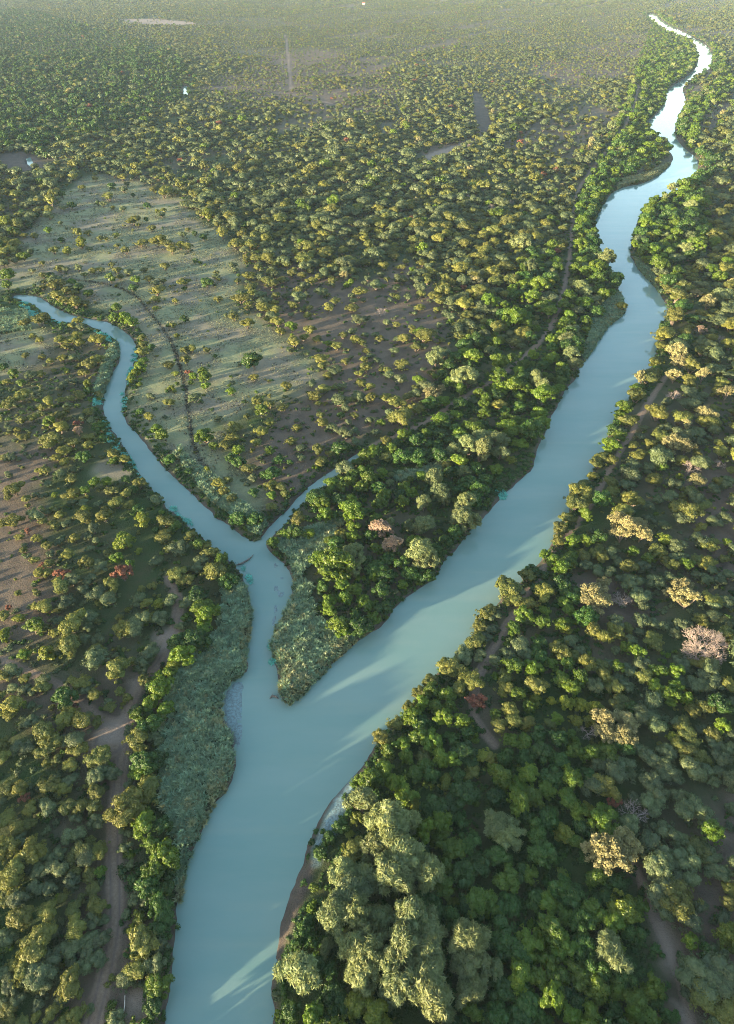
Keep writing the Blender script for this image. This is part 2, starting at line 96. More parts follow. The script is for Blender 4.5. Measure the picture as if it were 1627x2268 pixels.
# ---------------------------------------------------------------- the water's outline
L_main = T(0,1701,"735 1134;740 1080;750 1010;760 940;765 860;765 800;770 740;780 680;790 620;800 560;815 480;830 430;845 380;870 330;890 290;920 210;950 160;990 120;1030 60;1045 0")
L_main += T(0,1134,"1042 1030;1030 980;1000 940;980 900;978 850;990 800;1020 760;1060 730;1105 700;1095 640;1100 570;1115 500;1118 420;1105 350;1085 310;1065 270;1045 240;1010 215;980 190;920 140;870 90;800 30;770 0")
L_main += T(0,567,"750 1134;720 1080;680 1040;640 1000;600 930;560 860;510 790;480 740;460 700;458 640;470 590;500 520;535 460;525 410;515 380;480 350;430 325;380 300;330 300;280 300;230 285;190 250;150 215;90 200;60 190")
N_trib = T(0,567,"60 178;85 172;150 175;190 190;230 220;290 250;340 270;400 280;450 288;500 300;550 330;590 365;605 400;605 440;590 490;570 530;560 580;550 620;545 680;560 740;600 780;640 825;680 880;720 930;780 990;850 1050;900 1100;940 1134")
N_trib += T(0,1134,"950 25;1000 50;1040 80;1080 110;1120 135;1150 125;1170 100;1200 60;1240 20;1270 0")
N_trib += T(0,567,"1330 1060;1400 1000;1480 945;1560 890;1600 862;1605 885;1530 955;1460 1005;1400 1055;1345 1100;1300 1134")
PEN = T(0,1134,"1270 50;1225 90;1190 120;1180 150;1200 180;1240 210;1280 250;1300 290;1300 340;1285 420;1250 470;1225 510;1210 550;1200 600;1215 650;1230 700;1238 750;1235 790;1250 830;1280 855;1310 835;1350 800;1400 750;1450 700;1500 650;1540 610;1580 580;1627 545")
PEN += T(813.5,1134,"50 515;85 480;110 440;160 390;220 345;290 305;330 250;350 205;400 160;440 110;480 60;530 10")
PEN += T(813.5,567,"600 1060;650 1020;700 970;735 950;740 900;760 840;790 780;810 720;850 660;870 600;930 540;945 490;990 430;1020 380;1060 320;1110 280;1150 245;1140 200;1115 150;1100 110;1080 70;1060 30;1045 0")
PEN += T(813.5,0,"1005 1050;1010 990;1030 930;1060 890;1085 850;1150 825;1200 820;1250 800;1300 770;1350 720;1360 690;1310 650;1290 600;1240 570;1240 545;1290 500;1330 450;1320 410;1370 370;1420 340;1460 300;1470 260;1460 220;1440 180;1384 160;1326 136;1272 100;1240 66")
R_bank = T(813.5,0,"1268 56;1300 86;1346 117;1402 142;1455 172;1492 192;1530 230;1530 290;1510 310;1450 340;1400 380;1400 410;1415 450;1385 500;1360 570;1370 620;1410 660;1460 700;1470 735;1455 790;1415 820;1350 860;1265 890;1220 930;1195 990;1175 1060;1165 1134")
R_bank += T(813.5,567,"1180 20;1200 60;1235 95;1280 145;1315 195;1335 235;1325 270;1300 310;1288 350;1288 400;1275 450;1262 500;1235 540;1195 580;1175 610;1140 665;1098 715;1075 765;1062 825;1050 870;1010 925;995 985;945 1040;908 1090;890 1134")
R_bank += T(813.5,1134,"882 45;834 98;816 150;775 208;742 250;705 292;662 330;605 345;585 412;505 462;475 530;425 612;365 662;312 712;225 810;200 860;155 912;100 962;50 1012;10 1075")
R_bank += T(0,1701,"1590 20;1560 40;1525 85;1460 150;1410 235;1375 320;1345 430;1310 500;1280 600;1250 700;1240 790;1225 850;1205 910;1200 1000;1210 1080;1212 1134")
WATER = L_main[::-1]                     # down the left bank to the foot of the picture ... reversed below
outline = [(360, 2700)] + L_main + N_trib + PEN + R_bank + [(598, 2700)]
WPOLY = w2(smooth(outline, 1, True))
POND1 = w2([(408,190),(414,190),(417,203),(416,212),(409,213),(406,203)])
POND2 = w2([(58,350),(68,348),(74,360),(86,370),(72,372),(62,364)])
POND3 = w2([(1580,232),(1588,232),(1588,236),(1580,236)])
PONDS = [POND1, POND2, POND3]
# ---------------------------------------------------------------- cover of the land
TRACKS = {   # name: (line, half width m)
 'river': ([(1415,190),(1400,262),(1340,340),(1300,390),(1276,430),(1268,500),(1262,580),(1245,660),(1230,710),(1195,762),(1150,802),(1100,842),(1040,872),(990,906),(930,945),(880,962),(830,985),(790,1008)], .95),
 'west': ([(372,1280),(398,1330),(392,1390),(372,1430),(357,1470),(330,1492),(300,1530),(282,1580),(275,1650),(264,1720),(254,1800),(251,1900),(257,1960),(255,2050),(243,2120),(225,2200),(205,2268),(185,2400)], 1.15),
 'branch': ([(-200,1425),(0,1455),(60,1490),(120,1510),(180,1560),(230,1592),(272,1600)], .8),
 'east': ([(1480,828),(1430,900),(1400,960),(1350,1040),(1290,1150),(1240,1205),(1185,1290),(1115,1400),(1085,1450),(1058,1500),(1045,1560),(1060,1612),(1095,1652)], .8),
 'far': ([(633,78),(637,110),(641,150),(646,198)], 1.2),
 'cross': ([(455,192),(520,197),(600,202),(680,215),(760,237),(860,262)], .9),
 'low': ([(1398,1905),(1425,1960),(1440,2010),(1462,2060),(1500,2150),(1530,2268),(1550,2400)], .6),
}
TRW = {k: (w2(smooth(l, 2), 1.0), w) for k, (l, w) in TRACKS.items()}
DITCH = w2(smooth([(160,620),(235,628),(300,652),(325,685),(360,725),(385,765),(398,805),(412,860),(420,920),(428,985),(445,1020),(465,1050)], 2), 1.0)
CLEAR = [
 [(95,480),(150,425),(200,385),(270,390),(330,415),(400,440),(430,480),(475,500),(545,560),(532,620),(520,690),(600,720),(645,760),(695,800),(700,850),(640,875),(560,885),(520,925),(482,965),(520,1030),(560,1080),(590,1105),(585,1150),(530,1135),(450,1065),(400,1030),(330,960),(290,900),(285,850),(318,800),(312,740),(270,700),(200,680),(120,650),(30,640),(-150,640),(-150,580),(60,585),(40,540)],
 [(-60,700),(60,700),(130,740),(110,800),(30,830),(-60,830)],
 [(200,1030),(290,1010),(300,1060),(215,1080)],
 [(250,1180),(300,1140),(350,1200),(320,1290),(280,1340),(255,1290)],
 [(700,300+0),(740,0)][:0] or [(-50,2250),(-20,2250),(-20,2260)],
]
SOIL = [
 [(-200,880),(60,960),(120,1080),(170,1150),(110,1230),(140,1340),(60,1420),(-200,1420)],
 [(560,650),(660,560),(780,640),(900,560),(960,640),(1000,760),(960,830),(900,900),(850,980),(760,1010),(660,1090),(600,1150),(500,1010),(520,930),(700,870),(690,790),(600,720)],
 [(220,1400),(330,1420),(340,1500),(300,1580),(290,1800),(300,1950),(300,2268),(180,2268),(200,2000),(215,1700),(160,1620),(-100,1560),(-100,1480),(120,1490)],
 [(1400,1900),(1470,1880),(1560,1720),(1627,1700),(1800,1700),(1800,2300),(1480,2300),(1440,2080)],
 [(1540,1000),(1627,960),(1800,900),(1800,1300),(1600,1300),(1520,1180)],
 [(1240,1250),(1330,1280),(1420,1330),(1500,1500),(1400,1500),(1300,1420)],
 [(1030,1540),(1080,1520),(1120,1600),(1110,1670),(1050,1640)],
 [(640,100),(900,140),(880,260),(640,230),(440,210),(460,180)],
 [(1040,225),(1060,215),(1080,250),(1085,300),(1050,310),(940,370),(930,345),(1040,290)],
 [(1290,110),(1450,60),(1480,100),(1350,190),(1270,200),(1150,150)],
 [(0,560),(120,590),(260,640),(320,690),(120,610),(0,585)],
 [(200,300),(300,290),(280,330),(220,330)],
]
SAND = [
 [(262,43),(350,42),(430,50),(438,56),(340,56),(280,50)],
 [(1448,2030),(1462,2020),(1490,2080),(1500,2130),(1492,2150),(1468,2110)],
 [(1500,2225),(1520,2250),(1535,2300),(1515,2300)],
 [(940,345),(1000,325),(1060,308),(1062,316),(1010,336),(950,356)],
 [(270,2205),(325,2190),(330,2240),(285,2245)],
 [(215,1600),(270,1600),(280,1650),(225,1650)],
 [(345,1400),(385,1385),(410,1400),(380,1450),(350,1450)],
 [(290,1490),(320,1480),(310,1530),(290,1540)],
]
MARSH = [[(1046,205),(1062,205),(1080,240),(1090,270),(1082,302),(1060,300),(1050,260)], [(0,342),(50,335),(90,350),(100,380),(60,385),(0,372)]]
REED = [
 [(505,1285),(545,1300),(556,1360),(550,1440),(540,1488),(500,1535),(488,1570),(494,1605),(516,1650),(518,1700),(498,1755),(468,1786),(446,1825),(434,1860),(408,1890),(384,1860),(360,1790),(352,1700),(362,1600),(384,1520),(400,1470),(440,1440),(486,1400),(492,1330)],
 [(405,1900),(425,1890),(412,1960),(398,2000),(392,1950)],
 [(604,1205),(625,1222),(642,1240),(652,1280),(655,1310),(640,1345),(620,1380),(608,1430),(612,1470),(622,1500),(624,1540),(640,1557),(668,1540),(715,1490),(765,1440),(812,1400),(800,1375),(740,1405),(700,1370),(690,1310),(660,1270),(700,1250),(760,1270),(770,1230),(740,1180),(780,1150),(720,1165),(650,1180)],
 [(1372,400),(1410,390),(1450,378),(1485,360),(1482,375),(1440,398),(1385,410),(1368,418)],
 [(1340,660),(1375,650),(1385,690),(1350,720),(1325,760),(1300,800),(1290,790),(1310,730)],
 [(870,1060),(930,1040),(990,1020),(1000,1035),(940,1060),(880,1072)],
 [(-50,690),(60,690),(70,730),(-50,750)],
 [(470,1110),(520,1150),(560,1180),(575,1185),(590,1160),(540,1120),(480,1060),(420,1020),(400,990),(390,1010),(430,1060)],
 [(235,790),(262,740),(268,770),(255,800),(240,840),(225,880),(215,860)],
 [(1405,570),(1440,600),(1468,650),(1455,640),(1420,600)],
]
PLANTS = [   # turquoise water plants
 [(42,672),(60,668),(90,690),(112,705),(100,712),(70,708),(48,690)],
 [(110,706),(150,717),(148,722),(120,716)],
 [(205,735),(240,742),(262,760),(264,790),(256,792),(250,765),(225,750)],
 [(208,880),(216,868),(226,870),(228,900),(210,902)],
 [(228,920),(236,930),(248,965),(270,992),(292,1020),(305,1042),(296,1040),(270,1010),(245,985),(232,950)],
 [(236,975),(252,978),(250,985),(238,982)],
 [(272,870),(280,880),(280,915),(274,912)],
 [(282,830),(300,770),(308,790),(300,840),(286,860)],
 [(655,1330),(672,1300),(680,1310),(668,1345),(640,1370),(625,1375),(640,1350)],
 [(604,1420),(622,1392),(630,1410),(615,1440),(602,1445)],
 [(604,1460),(616,1462),(615,1468),(604,1468)],
 [(1300,712),(1340,705),(1342,712),(1322,730),(1308,724)],
 [(1102,1092),(1118,1088),(1122,1098),(1108,1106)],
 [(538,1250),(546,1265),(560,1290),(552,1290),(540,1270)],
 [(304,1046),(318,1062),(330,1080),(322,1078),(306,1056)],
 [(384,1125),(400,1140),(430,1162),(424,1164),(396,1146)],
]
SHOAL = [
 ([(492,1570),(500,1600),(520,1640),(526,1690),(540,1640),(546,1600),(543,1550),(545,1510),(530,1503),(510,1515),(495,1545)], 0),
 ([(784,1716),(750,1760),(722,1810),(708,1850),(692,1900),(702,1925),(716,1900),(740,1850),(770,1800),(790,1745)], 0),
 ([(694,1900),(672,1925),(655,1960),(640,2000),(628,2050),(612,2100),(612,2130),(640,2085),(662,2030),(688,1975),(700,1925)], 1),
 ([(600,1235),(620,1250),(635,1275),(640,1310),(615,1370),(600,1420),(597,1470),(604,1520),(628,1552),(608,1552),(596,1530),(594,1450),(600,1370),(604,1290)], 0),
]
NDARK = w2([(-400,40),(60,20),(200,60),(380,110),(440,170),(420,220),(330,260),(250,300),(100,330),(-400,340)], 1.0)
CLEARW = [w2(smooth(p, 1, True), 1.0) for p in CLEAR[:4]]
SOILW = [w2(smooth(p, 1, True), 1.0) for p in SOIL]
SANDW = [w2(p, 1.0) for p in SAND]
MARSHW = [w2(p, 1.0) for p in MARSH]
REEDW = [w2(p, 1.0) for p in REED]
PLANTW = [w2(p, 0.1) for p in PLANTS]
SHOALW = [(w2(smooth(p, 1, True), 0.0), k) for p, k in SHOAL]
BELT = [w2(p, 1.0) for p in [
 [(1455,25),(1420,120),(1395,200),(1340,330),(1290,390),(1268,450),(1255,560),(1235,660),(1170,760),(1080,830),(980,880),(900,940),(810,1010),(720,1080),(620,1180),(660,1180),(770,1140),(770,1240),(700,1290),(720,1390),(800,1400),(860,1380),(960,1290),(1110,1100),(1215,940),(1310,760),(1385,690),(1340,560),(1325,480),(1375,400),(1490,350),(1450,270),(1545,140),(1530,80)],
 [(1160,560),(1235,540),(1230,660),(1160,760),(1060,830),(960,880),(970,820),(1080,740),(1140,660)],
 [(830,1640),(920,1520),(1010,1460),(1060,1510),(1110,1680),(1300,1690),(1400,1900),(1440,2100),(1500,2290),(1520,2700),(600,2700),(610,2268),(700,1900),(770,1740)],
 [(1110,1400),(1180,1290),(1230,1210),(1290,1200),(1290,1330),(1330,1560),(1130,1640),(1070,1500)],
 [(400,1330),(440,1320),(490,1400),(400,1480),(372,1580),(350,1700),(372,1850),(400,1950),(385,2100),(372,2268),(360,2500),(285,2500),(290,1950),(285,1700),(300,1560),(370,1480)],
 [(1395,480),(1420,430),(1500,410),(1560,440),(1560,540),(1500,620),(1460,640),(1400,580)],
 [(1560,95),(1600,110),(1627,200),(1560,260),(1540,330),(1560,400),(1500,420),(1560,370),(1500,300),(1510,240),(1590,180)],
 [(90,600),(180,640),(200,700),(140,690)],
]]
# ---------------------------------------------------------------- materials
def mat(name):
    m = bpy.data.materials.new(name); m.use_nodes = True; nt = m.node_tree; nt.nodes.clear(); return m, nt
def N(nt, t, **kw):
    n = nt.nodes.new(t)
    for k, v in kw.items():
        if k in n.inputs.keys() if isinstance(k, str) else False: n.inputs[k].default_value = v
        else: setattr(n, k, v)
    return n
def mixc(nt, a, b, fac, blend='MIX'):
    n = nt.nodes.new('ShaderNodeMix'); n.data_type = 'RGBA'; n.blend_type = blend; n.clamp_factor = True
    for i, s in ((6, a), (7, b), (0, fac)):
        if hasattr(s, 'is_output'): nt.links.new(s, n.inputs[i])
        elif i == 0: n.inputs[i].default_value = s
        else: n.inputs[i].default_value = (*s, 1)
    return n.outputs[2]
def math_(nt, op, a, b=0.0, clamp=False):
    n = nt.nodes.new('ShaderNodeMath'); n.operation = op; n.use_clamp = clamp
    for i, s in ((0, a), (1, b)):
        if hasattr(s, 'is_output'): nt.links.new(s, n.inputs[i])
        else: n.inputs[i].default_value = s
    return n.outputs[0]
def noise(nt, scale, detail=3, vec=None, rough=.55):
    n = nt.nodes.new('ShaderNodeTexNoise'); n.inputs['Scale'].default_value = scale
    n.inputs['Detail'].default_value = detail; n.inputs['Roughness'].default_value = rough
    if vec is not None: nt.links.new(vec, n.inputs['Vector'])
    return n.outputs['Fac']
def ramp(nt, fac, lo, hi):
    n = nt.nodes.new('ShaderNodeMapRange'); n.inputs[1].default_value = lo; n.inputs[2].default_value = hi
    nt.links.new(fac, n.inputs[0]); return n.outputs[0]
def leaf_material(name, ca, cb, cc, trans=.28, rough=.6, detail=1.3):
    m, nt = mat(name)
    oi = nt.nodes.new('ShaderNodeObjectInfo'); tc = nt.nodes.new('ShaderNodeTexCoord')
    base = mixc(nt, ca, cb, oi.outputs['Random'])
    n1 = ramp(nt, noise(nt, detail, 3, tc.outputs['Object']), .38, .68)
    base = mixc(nt, base, cc, math_(nt, 'MULTIPLY', n1, .6))
    n2 = ramp(nt, noise(nt, 9, 2, tc.outputs['Object']), .3, .7)
    v = math_(nt, 'MULTIPLY_ADD', n2, .5); v.node.inputs[2].default_value = .75
    r2 = math_(nt, 'FRACT', math_(nt, 'MULTIPLY', oi.outputs['Random'], 17.3))
    v = math_(nt, 'MULTIPLY', v, ramp_out(nt, r2, .72, 1.25))
    hs = nt.nodes.new('ShaderNodeHueSaturation'); nt.links.new(base, hs.inputs['Color']); nt.links.new(v, hs.inputs['Value'])
    d = nt.nodes.new('ShaderNodeBsdfDiffuse'); t = nt.nodes.new('ShaderNodeBsdfTranslucent')
    nt.links.new(hs.outputs[0], d.inputs[0]); nt.links.new(hs.outputs[0], t.inputs[0])
    mx = nt.nodes.new('ShaderNodeMixShader'); mx.inputs[0].default_value = trans
    nt.links.new(d.outputs[0], mx.inputs[1]); nt.links.new(t.outputs[0], mx.inputs[2])
    g = nt.nodes.new('ShaderNodeBsdfGlossy'); g.inputs['Roughness'].default_value = rough; g.inputs[0].default_value = (1,1,1,1)
    mg = nt.nodes.new('ShaderNodeMixShader'); mg.inputs[0].default_value = .025
    nt.links.new(mx.outputs[0], mg.inputs[1]); nt.links.new(g.outputs[0], mg.inputs[2])
    o = nt.nodes.new('ShaderNodeOutputMaterial'); nt.links.new(mg.outputs[0], o.inputs[0])
    return m
def ramp_out(nt, fac, lo, hi):
    n = nt.nodes.new('ShaderNodeMapRange'); n.inputs[3].default_value = lo; n.inputs[4].default_value = hi
    nt.links.new(fac, n.inputs[0]); return n.outputs[0]
def simple_material(name, ca, cb, scale=3, rough=.8, spec=.3):
    m, nt = mat(name); tc = nt.nodes.new('ShaderNodeTexCoord')
    c = mixc(nt, ca, cb, ramp(nt, noise(nt, scale, 4, tc.outputs['Object']), .35, .65))
    b = nt.nodes.new('ShaderNodeBsdfPrincipled'); nt.links.new(c, b.inputs['Base Color'])
    b.inputs['Roughness'].default_value = rough; b.inputs['Specular IOR Level'].default_value = spec
    o = nt.nodes.new('ShaderNodeOutputMaterial'); nt.links.new(b.outputs[0], o.inputs[0]); return m
LEAF = {
 'o': leaf_material('olive_leaf', (.125,.130,.018), (.085,.108,.020), (.150,.145,.018)),
 's': leaf_material('sage_leaf', (.068,.098,.036), (.098,.122,.044), (.050,.078,.030)),
 'g': leaf_material('green_leaf', (.074,.132,.006), (.110,.160,.007), (.042,.100,.006), .36, .5, 2.2),
 'd': leaf_material('dark_leaf', (.028,.074,.008), (.042,.090,.010), (.018,.054,.006), .28, .5, 2.2),
 'w': leaf_material('willow_leaf', (.110,.158,.064), (.140,.170,.058), (.155,.168,.042), .30, .6, 1.8),
 'p': leaf_material('sand_leaf', (.235,.205,.085), (.215,.200,.080), (.175,.175,.062), .25, .7, 2.0),
 'r': leaf_material('russet_leaf', (.190,.060,.032), (.170,.075,.040), (.100,.050,.025), .25, .7, 2.0),
 'q': leaf_material('pink_leaf', (.250,.170,.125), (.235,.165,.115), (.180,.145,.080), .2, .7, 2.0),
 'k': leaf_material('yellow_leaf', (.130,.170,.012), (.160,.170,.014), (.090,.140,.012), .38, .5, 2.0),
}
LEAF['reed'] = leaf_material('reed_leaf', (.165,.265,.155), (.205,.260,.125), (.125,.215,.135), .3, .5, 1.0)
LEAF['reeddry'] = leaf_material('dry_reed_leaf', (.30,.28,.13), (.22,.25,.12), (.16,.20,.10), .3, .5, 1.0)
LEAF['plant'] = leaf_material('water_plant_leaf', (.110,.420,.330), (.140,.470,.360), (.090,.330,.250), .25, .4, 1.0)
LEAF['tuss'] = leaf_material('tussock_leaf', (.050,.048,.035), (.060,.065,.035), (.040,.040,.030), .1, .8, 1.0)
BARK = simple_material('bark', (.10,.075,.055), (.17,.135,.10), 4)
DEAD = simple_material('dead_wood', (.29,.23,.195), (.21,.17,.145), 3)
PALEW = simple_material('bleached_wood', (.62,.58,.50), (.42,.38,.33), 3)
DARKW = simple_material('wet_wood', (.07,.06,.05), (.16,.14,.12), 3, .6)
# ---------------------------------------------------------------- mesh helpers
def mesh_from(name, V, faces_list, mats, midx=None, smooth_=False):
    """faces_list: list of (k, n) int arrays, k corners each"""
    me = bpy.data.meshes.new(name)
    V = np.asarray(V, np.float32)
    loops = np.concatenate([f.ravel() for f in faces_list]).astype(np.int32)
    tot = np.concatenate([np.full(len(f), f.shape[1]) for f in faces_list]).astype(np.int32)
    start = np.concatenate([[0], np.cumsum(tot)[:-1]]).astype(np.int32)
    me.vertices.add(len(V)); me.vertices.foreach_set('co', V.ravel())
    me.loops.add(len(loops)); me.loops.foreach_set('vertex_index', loops)
    me.polygons.add(len(tot)); me.polygons.foreach_set('loop_start', start); me.polygons.foreach_set('loop_total', tot)
    if midx is not None: me.polygons.foreach_set('material_index', midx.astype(np.int32))
    me.polygons.foreach_set('use_smooth', np.full(len(tot), smooth_))
    for m in mats: me.materials.append(m)
    me.update(calc_edges=True)
    return me
class MB:
    def __init__(s): s.V=[]; s.F3=[]; s.F4=[]; s.n=0
    def add(s, V, F3=None, F4=None):
        V = np.asarray(V, float); s.V.append(V)
        if F3 is not None: s.F3.append(np.asarray(F3)+s.n)
        if F4 is not None: s.F4.append(np.asarray(F4)+s.n)
        s.n += len(V)
    def mesh(s, name, mats, smooth_=False):
        fl = []
        if s.F3: fl.append(np.concatenate(s.F3))
        if s.F4: fl.append(np.concatenate(s.F4))
        return mesh_from(name, np.concatenate(s.V), fl, mats, None, smooth_)
def ico(sub):
    import bmesh
    bm = bmesh.new(); bmesh.ops.create_icosphere(bm, subdivisions=sub, radius=1)
    V = np.array([v.co[:] for v in bm.verts]); Fc = np.array([[v.index for v in f.verts] for f in bm.faces]); bm.free()
    return V, Fc
ICO = {1: ico(1), 2: ico(2), 3: ico(3)}
def norm(a): return a/(np.linalg.norm(a, axis=-1, keepdims=True)+1e-9)
def leaves(mb, r, cen, rad, n, size, jit=.55, asp=1.0, droop=0.0, low=-.35):
    """n leaf-sprig quads over an ellipsoid lobe"""
    d = norm(r.normal(size=(n, 3))); d[:,2] = np.where(d[:,2] < low, -d[:,2]*.6, d[:,2]); d = norm(d)
    p = cen + d*rad*(r.uniform(.84, 1.22, (n,1)))
    nn = norm(d/np.asarray(rad)*np.mean(rad) + r.normal(size=(n,3))*jit)
    t = norm(np.cross(nn, r.normal(size=(n,3)))); 
    if droop: t = norm(t*(1-droop)+np.array([0,0,-1.])*droop + d*.2); nn = norm(np.cross(np.cross(t, nn), t))
    b = np.cross(nn, t)
    s = size*r.uniform(.6, 1.35, (n,1))
    h = s*asp; w = s/asp**.5
    V = np.stack([p-t*h*.5, p+b*w*.42, p+t*h*.6, p-b*w*.42], 1).reshape(-1,3)
    mb.add(V, None, np.arange(n*4).reshape(n,4))
def lobe_core(mb, r, cen, rad, sub=2, k=.9, amp=.16):
    V, Fc = ICO[sub]
    nz = 1+amp*np.sin(V@r.normal(size=(3,))*4+r.uniform(0,6))*np.sin(V@r.normal(size=(3,))*5+r.uniform(0,6))
    mb.add(cen+V*nz[:,None]*np.asarray(rad)*k, Fc)
def limb(mb, p0, p1, r0, r1, seg=5):
    p0 = np.array(p0, float); p1 = np.array(p1, float); a = norm(p1-p0)
    u = norm(np.cross(a, [0.3,.5,.81])); w = np.cross(a, u)
    an = np.arange(seg)/seg*2*math.pi
    ring = np.cos(an)[:,None]*u+np.sin(an)[:,None]*w
    V = np.vstack([p0+ring*r0, p1+ring*r1]); i = np.arange(seg); j = (i+1) % seg
    mb.add(V, None, np.stack([i, j, j+seg, i+seg], 1))
# crown recipes in units of the crown radius
SPEC = {
 #     lobes, lobe r lo/hi, layout height lo/hi, flat, leaf size, leaves per lobe, jitter, aspect, droop, total H
 'o': dict(n=20, r=(.17,.37), z=(.55,1.02), fl=.72, leaf=.075, m=170, jit=.45, asp=1.3, droop=0, H=1.3),
 's': dict(n=19, r=(.18,.38), z=(.48,.92), fl=.74, leaf=.070, m=180, jit=.40, asp=1.3, droop=0, H=1.2),
 'g': dict(n=34, r=(.14,.29), z=(.50,1.35), fl=.85, leaf=.088, m=105, jit=.6, asp=1.2, droop=0, H=1.6),
 'd': dict(n=32, r=(.16,.32), z=(.45,1.20), fl=.85, leaf=.088, m=110, jit=.6, asp=1.2, droop=0, H=1.5),
 'w': dict(n=44, r=(.13,.26), z=(.50,1.55), fl=.95, leaf=.085, m=95, jit=.7, asp=2.4, droop=.35, H=1.8),
 'p': dict(n=40, r=(.12,.22), z=(.45,1.35), fl=.85, leaf=.085, m=70, jit=.7, asp=1.2, droop=0, H=1.55),
 'r': dict(n=24, r=(.14,.24), z=(.45,1.05), fl=.85, leaf=.085, m=60, jit=.8, asp=1.2, droop=0, H=1.3),
 'q': dict(n=34, r=(.11,.20), z=(.50,1.50), fl=.95, leaf=.08, m=60, jit=.8, asp=2.0, droop=.3, H=1.7),
 'k': dict(n=22, r=(.18,.30), z=(.35,1.15), fl=.9, leaf=.11, m=100, jit=.6, asp=1.2, droop=0, H=1.4),
}
def crown_layout(k, seed):
    S = SPEC[k]; r = np.random.default_rng(seed*97+ord(k[0]))
    n = S['n']+r.integers(-3, 4); L = []
    z0, z1 = S['z']; ex = r.uniform(.62, 1.0); lean = r.normal(size=2)*.10
    # a few sub-crowns make the outline uneven
    nb = 3 if k in 'osrk' else 5
    ang = r.uniform(0, 6.28)
    sub = [(math.cos(ang+i*6.28/nb+r.normal()*.3)*r.uniform(.28,.5), math.sin(ang+i*6.28/nb+r.normal()*.3)*r.uniform(.28,.5), r.uniform(.75,1.05)) for i in range(nb)]+[(0,0,1.05)]
    for i in range(n):
        sx, sy, sh = sub[i % len(sub)]
        a = r.uniform(0, 6.28); q = math.sqrt(r.uniform(0, 1))*.52
        x = sx+math.cos(a)*q; y = sy+math.sin(a)*q
        rad = r.uniform(*S['r'])
        d = math.hypot(x, y); lim = 1.0-rad*.9
        if d > lim: x *= lim/d; y *= lim/d; d = lim
        top = z0+(z1-z0)*math.sqrt(max(0, 1-(d/1.05)**2))*sh
        z = top if r.uniform() < .7 else z0+(top-z0)*r.uniform(.1, .8)
        L.append((np.array([x+lean[0]*z, y*ex+lean[1]*z, z]), rad))
    return L, r
def make_crown(k, seed, lod=0):
    S = SPEC[k]; L, r = crown_layout(k, seed); mb = MB()
    for c, rad in L:
        rv = np.array([rad, rad, rad*S['fl']])
        core = .84 if k in 'pqr' else .9
        if k in 'pq' and lod == 0: core = .62
        lobe_core(mb, r, c, rv, 2 if lod == 0 else 1, core)
        if lod == 0: leaves(mb, r, c, rv, int(S['m']), S['leaf'], S['jit'], S['asp'], S['droop'])
        else: leaves(mb, r, c, rv, max(14, int(S['m']*.16)), S['leaf']*2.0, S['jit'], S['asp']**.5, S['droop'])
    if lod == 0 and k in 'osgdk':
        for _ in range(9):
            a = r.uniform(0, 6.28); q = r.uniform(.6, 1.02); zz_ = S['z'][0]+(S['z'][1]-S['z'][0])*math.sqrt(max(0, 1-(q/1.08)**2))*r.uniform(.6, 1.15)
            rr = r.uniform(.08, .15); leaves(mb, r, np.array([math.cos(a)*q, math.sin(a)*q*.85, zz_]), np.array([rr, rr, rr*.7]), 34, S['leaf']*1.1, 1.0, 1.4)
    # filler mass so that one cannot look straight through the middle
    if k not in 'pqrw':
        lobe_core(mb, r, np.array([0,0,(S['z'][0]+S['z'][1])*.36]), np.array([.52,.48,.24]), 1, 1.0)
    return mb, L
def make_trunk(mb, k, L, r, seg=5):
    S = SPEC[k]; fork = np.array([0,0,S['z'][0]*.35]); multi = k in 'osk'
    if not multi: limb(mb, (0,0,-.08), fork, .085, .06, seg)
    for c, rad in L[:7]:
        b = np.array([r.normal()*.03, r.normal()*.03, -.08]) if multi else fork
        mid = (b+c)/2+np.array([0,0,-.06]); limb(mb, b, mid, .045, .032, seg); limb(mb, mid, c, .032, .014, seg)
def dead_mesh(seed, depth=6, n0=4, full=4):
    r = np.random.default_rng(900+seed); mb = MB()
    def rec(p, d, ln, rad, lev):
        q = p+d*ln; limb(mb, p, q, rad, rad*.72, 4 if lev < 3 else 3)
        if lev >= depth: return
        for _ in range(3 if lev < full else 2):
            nd = norm(d+r.normal(size=3)*.55+np.array([0,0,.10])); nd[2] = max(nd[2], -.1)
            rec(q, norm(nd), ln*r.uniform(.68,.88), rad*.68, lev+1)
    limb(mb, (0,0,-.1), (0,0,.22), .085, .07, 6)
    for i in range(n0):
        a = i*6.28/n0+r.normal()*.3; rec(np.array([0,0,.2]), norm(np.array([math.cos(a), math.sin(a), r.uniform(.5,1.1)])), .34, .040, 1)
    V = np.concatenate(mb.V); s = 1/np.percentile(np.hypot(V[:,0],V[:,1]), 98)
    mb.V = [v*s for v in mb.V]
    return mb
TRUNK_SPLIT = {}
CROWN = {}; TRUNK = {}
NV = {'o':7,'s':6,'g':6,'d':5,'w':6,'p':4,'r':3,'q':3,'k':4}
for k in SPEC:
    for i in range(NV[k]):
        mb, L = make_crown(k, i, 0)
        CROWN[k, i] = mb.mesh(f'crown_{k}{i}', [LEAF[k]])
        tb = MB(); make_trunk(tb, k, L, np.random.default_rng(i)); TRUNK[k, i] = tb.mesh(f'trunk_{k}{i}', [BARK])
DEADM = [dead_mesh(i, 6, 4+i % 2).mesh(f'dead_{i}', [DEAD]) for i in range(4)]
DEADM_BIG = dead_mesh(11, 7, 7, 5).mesh('dead_big', [DEAD])
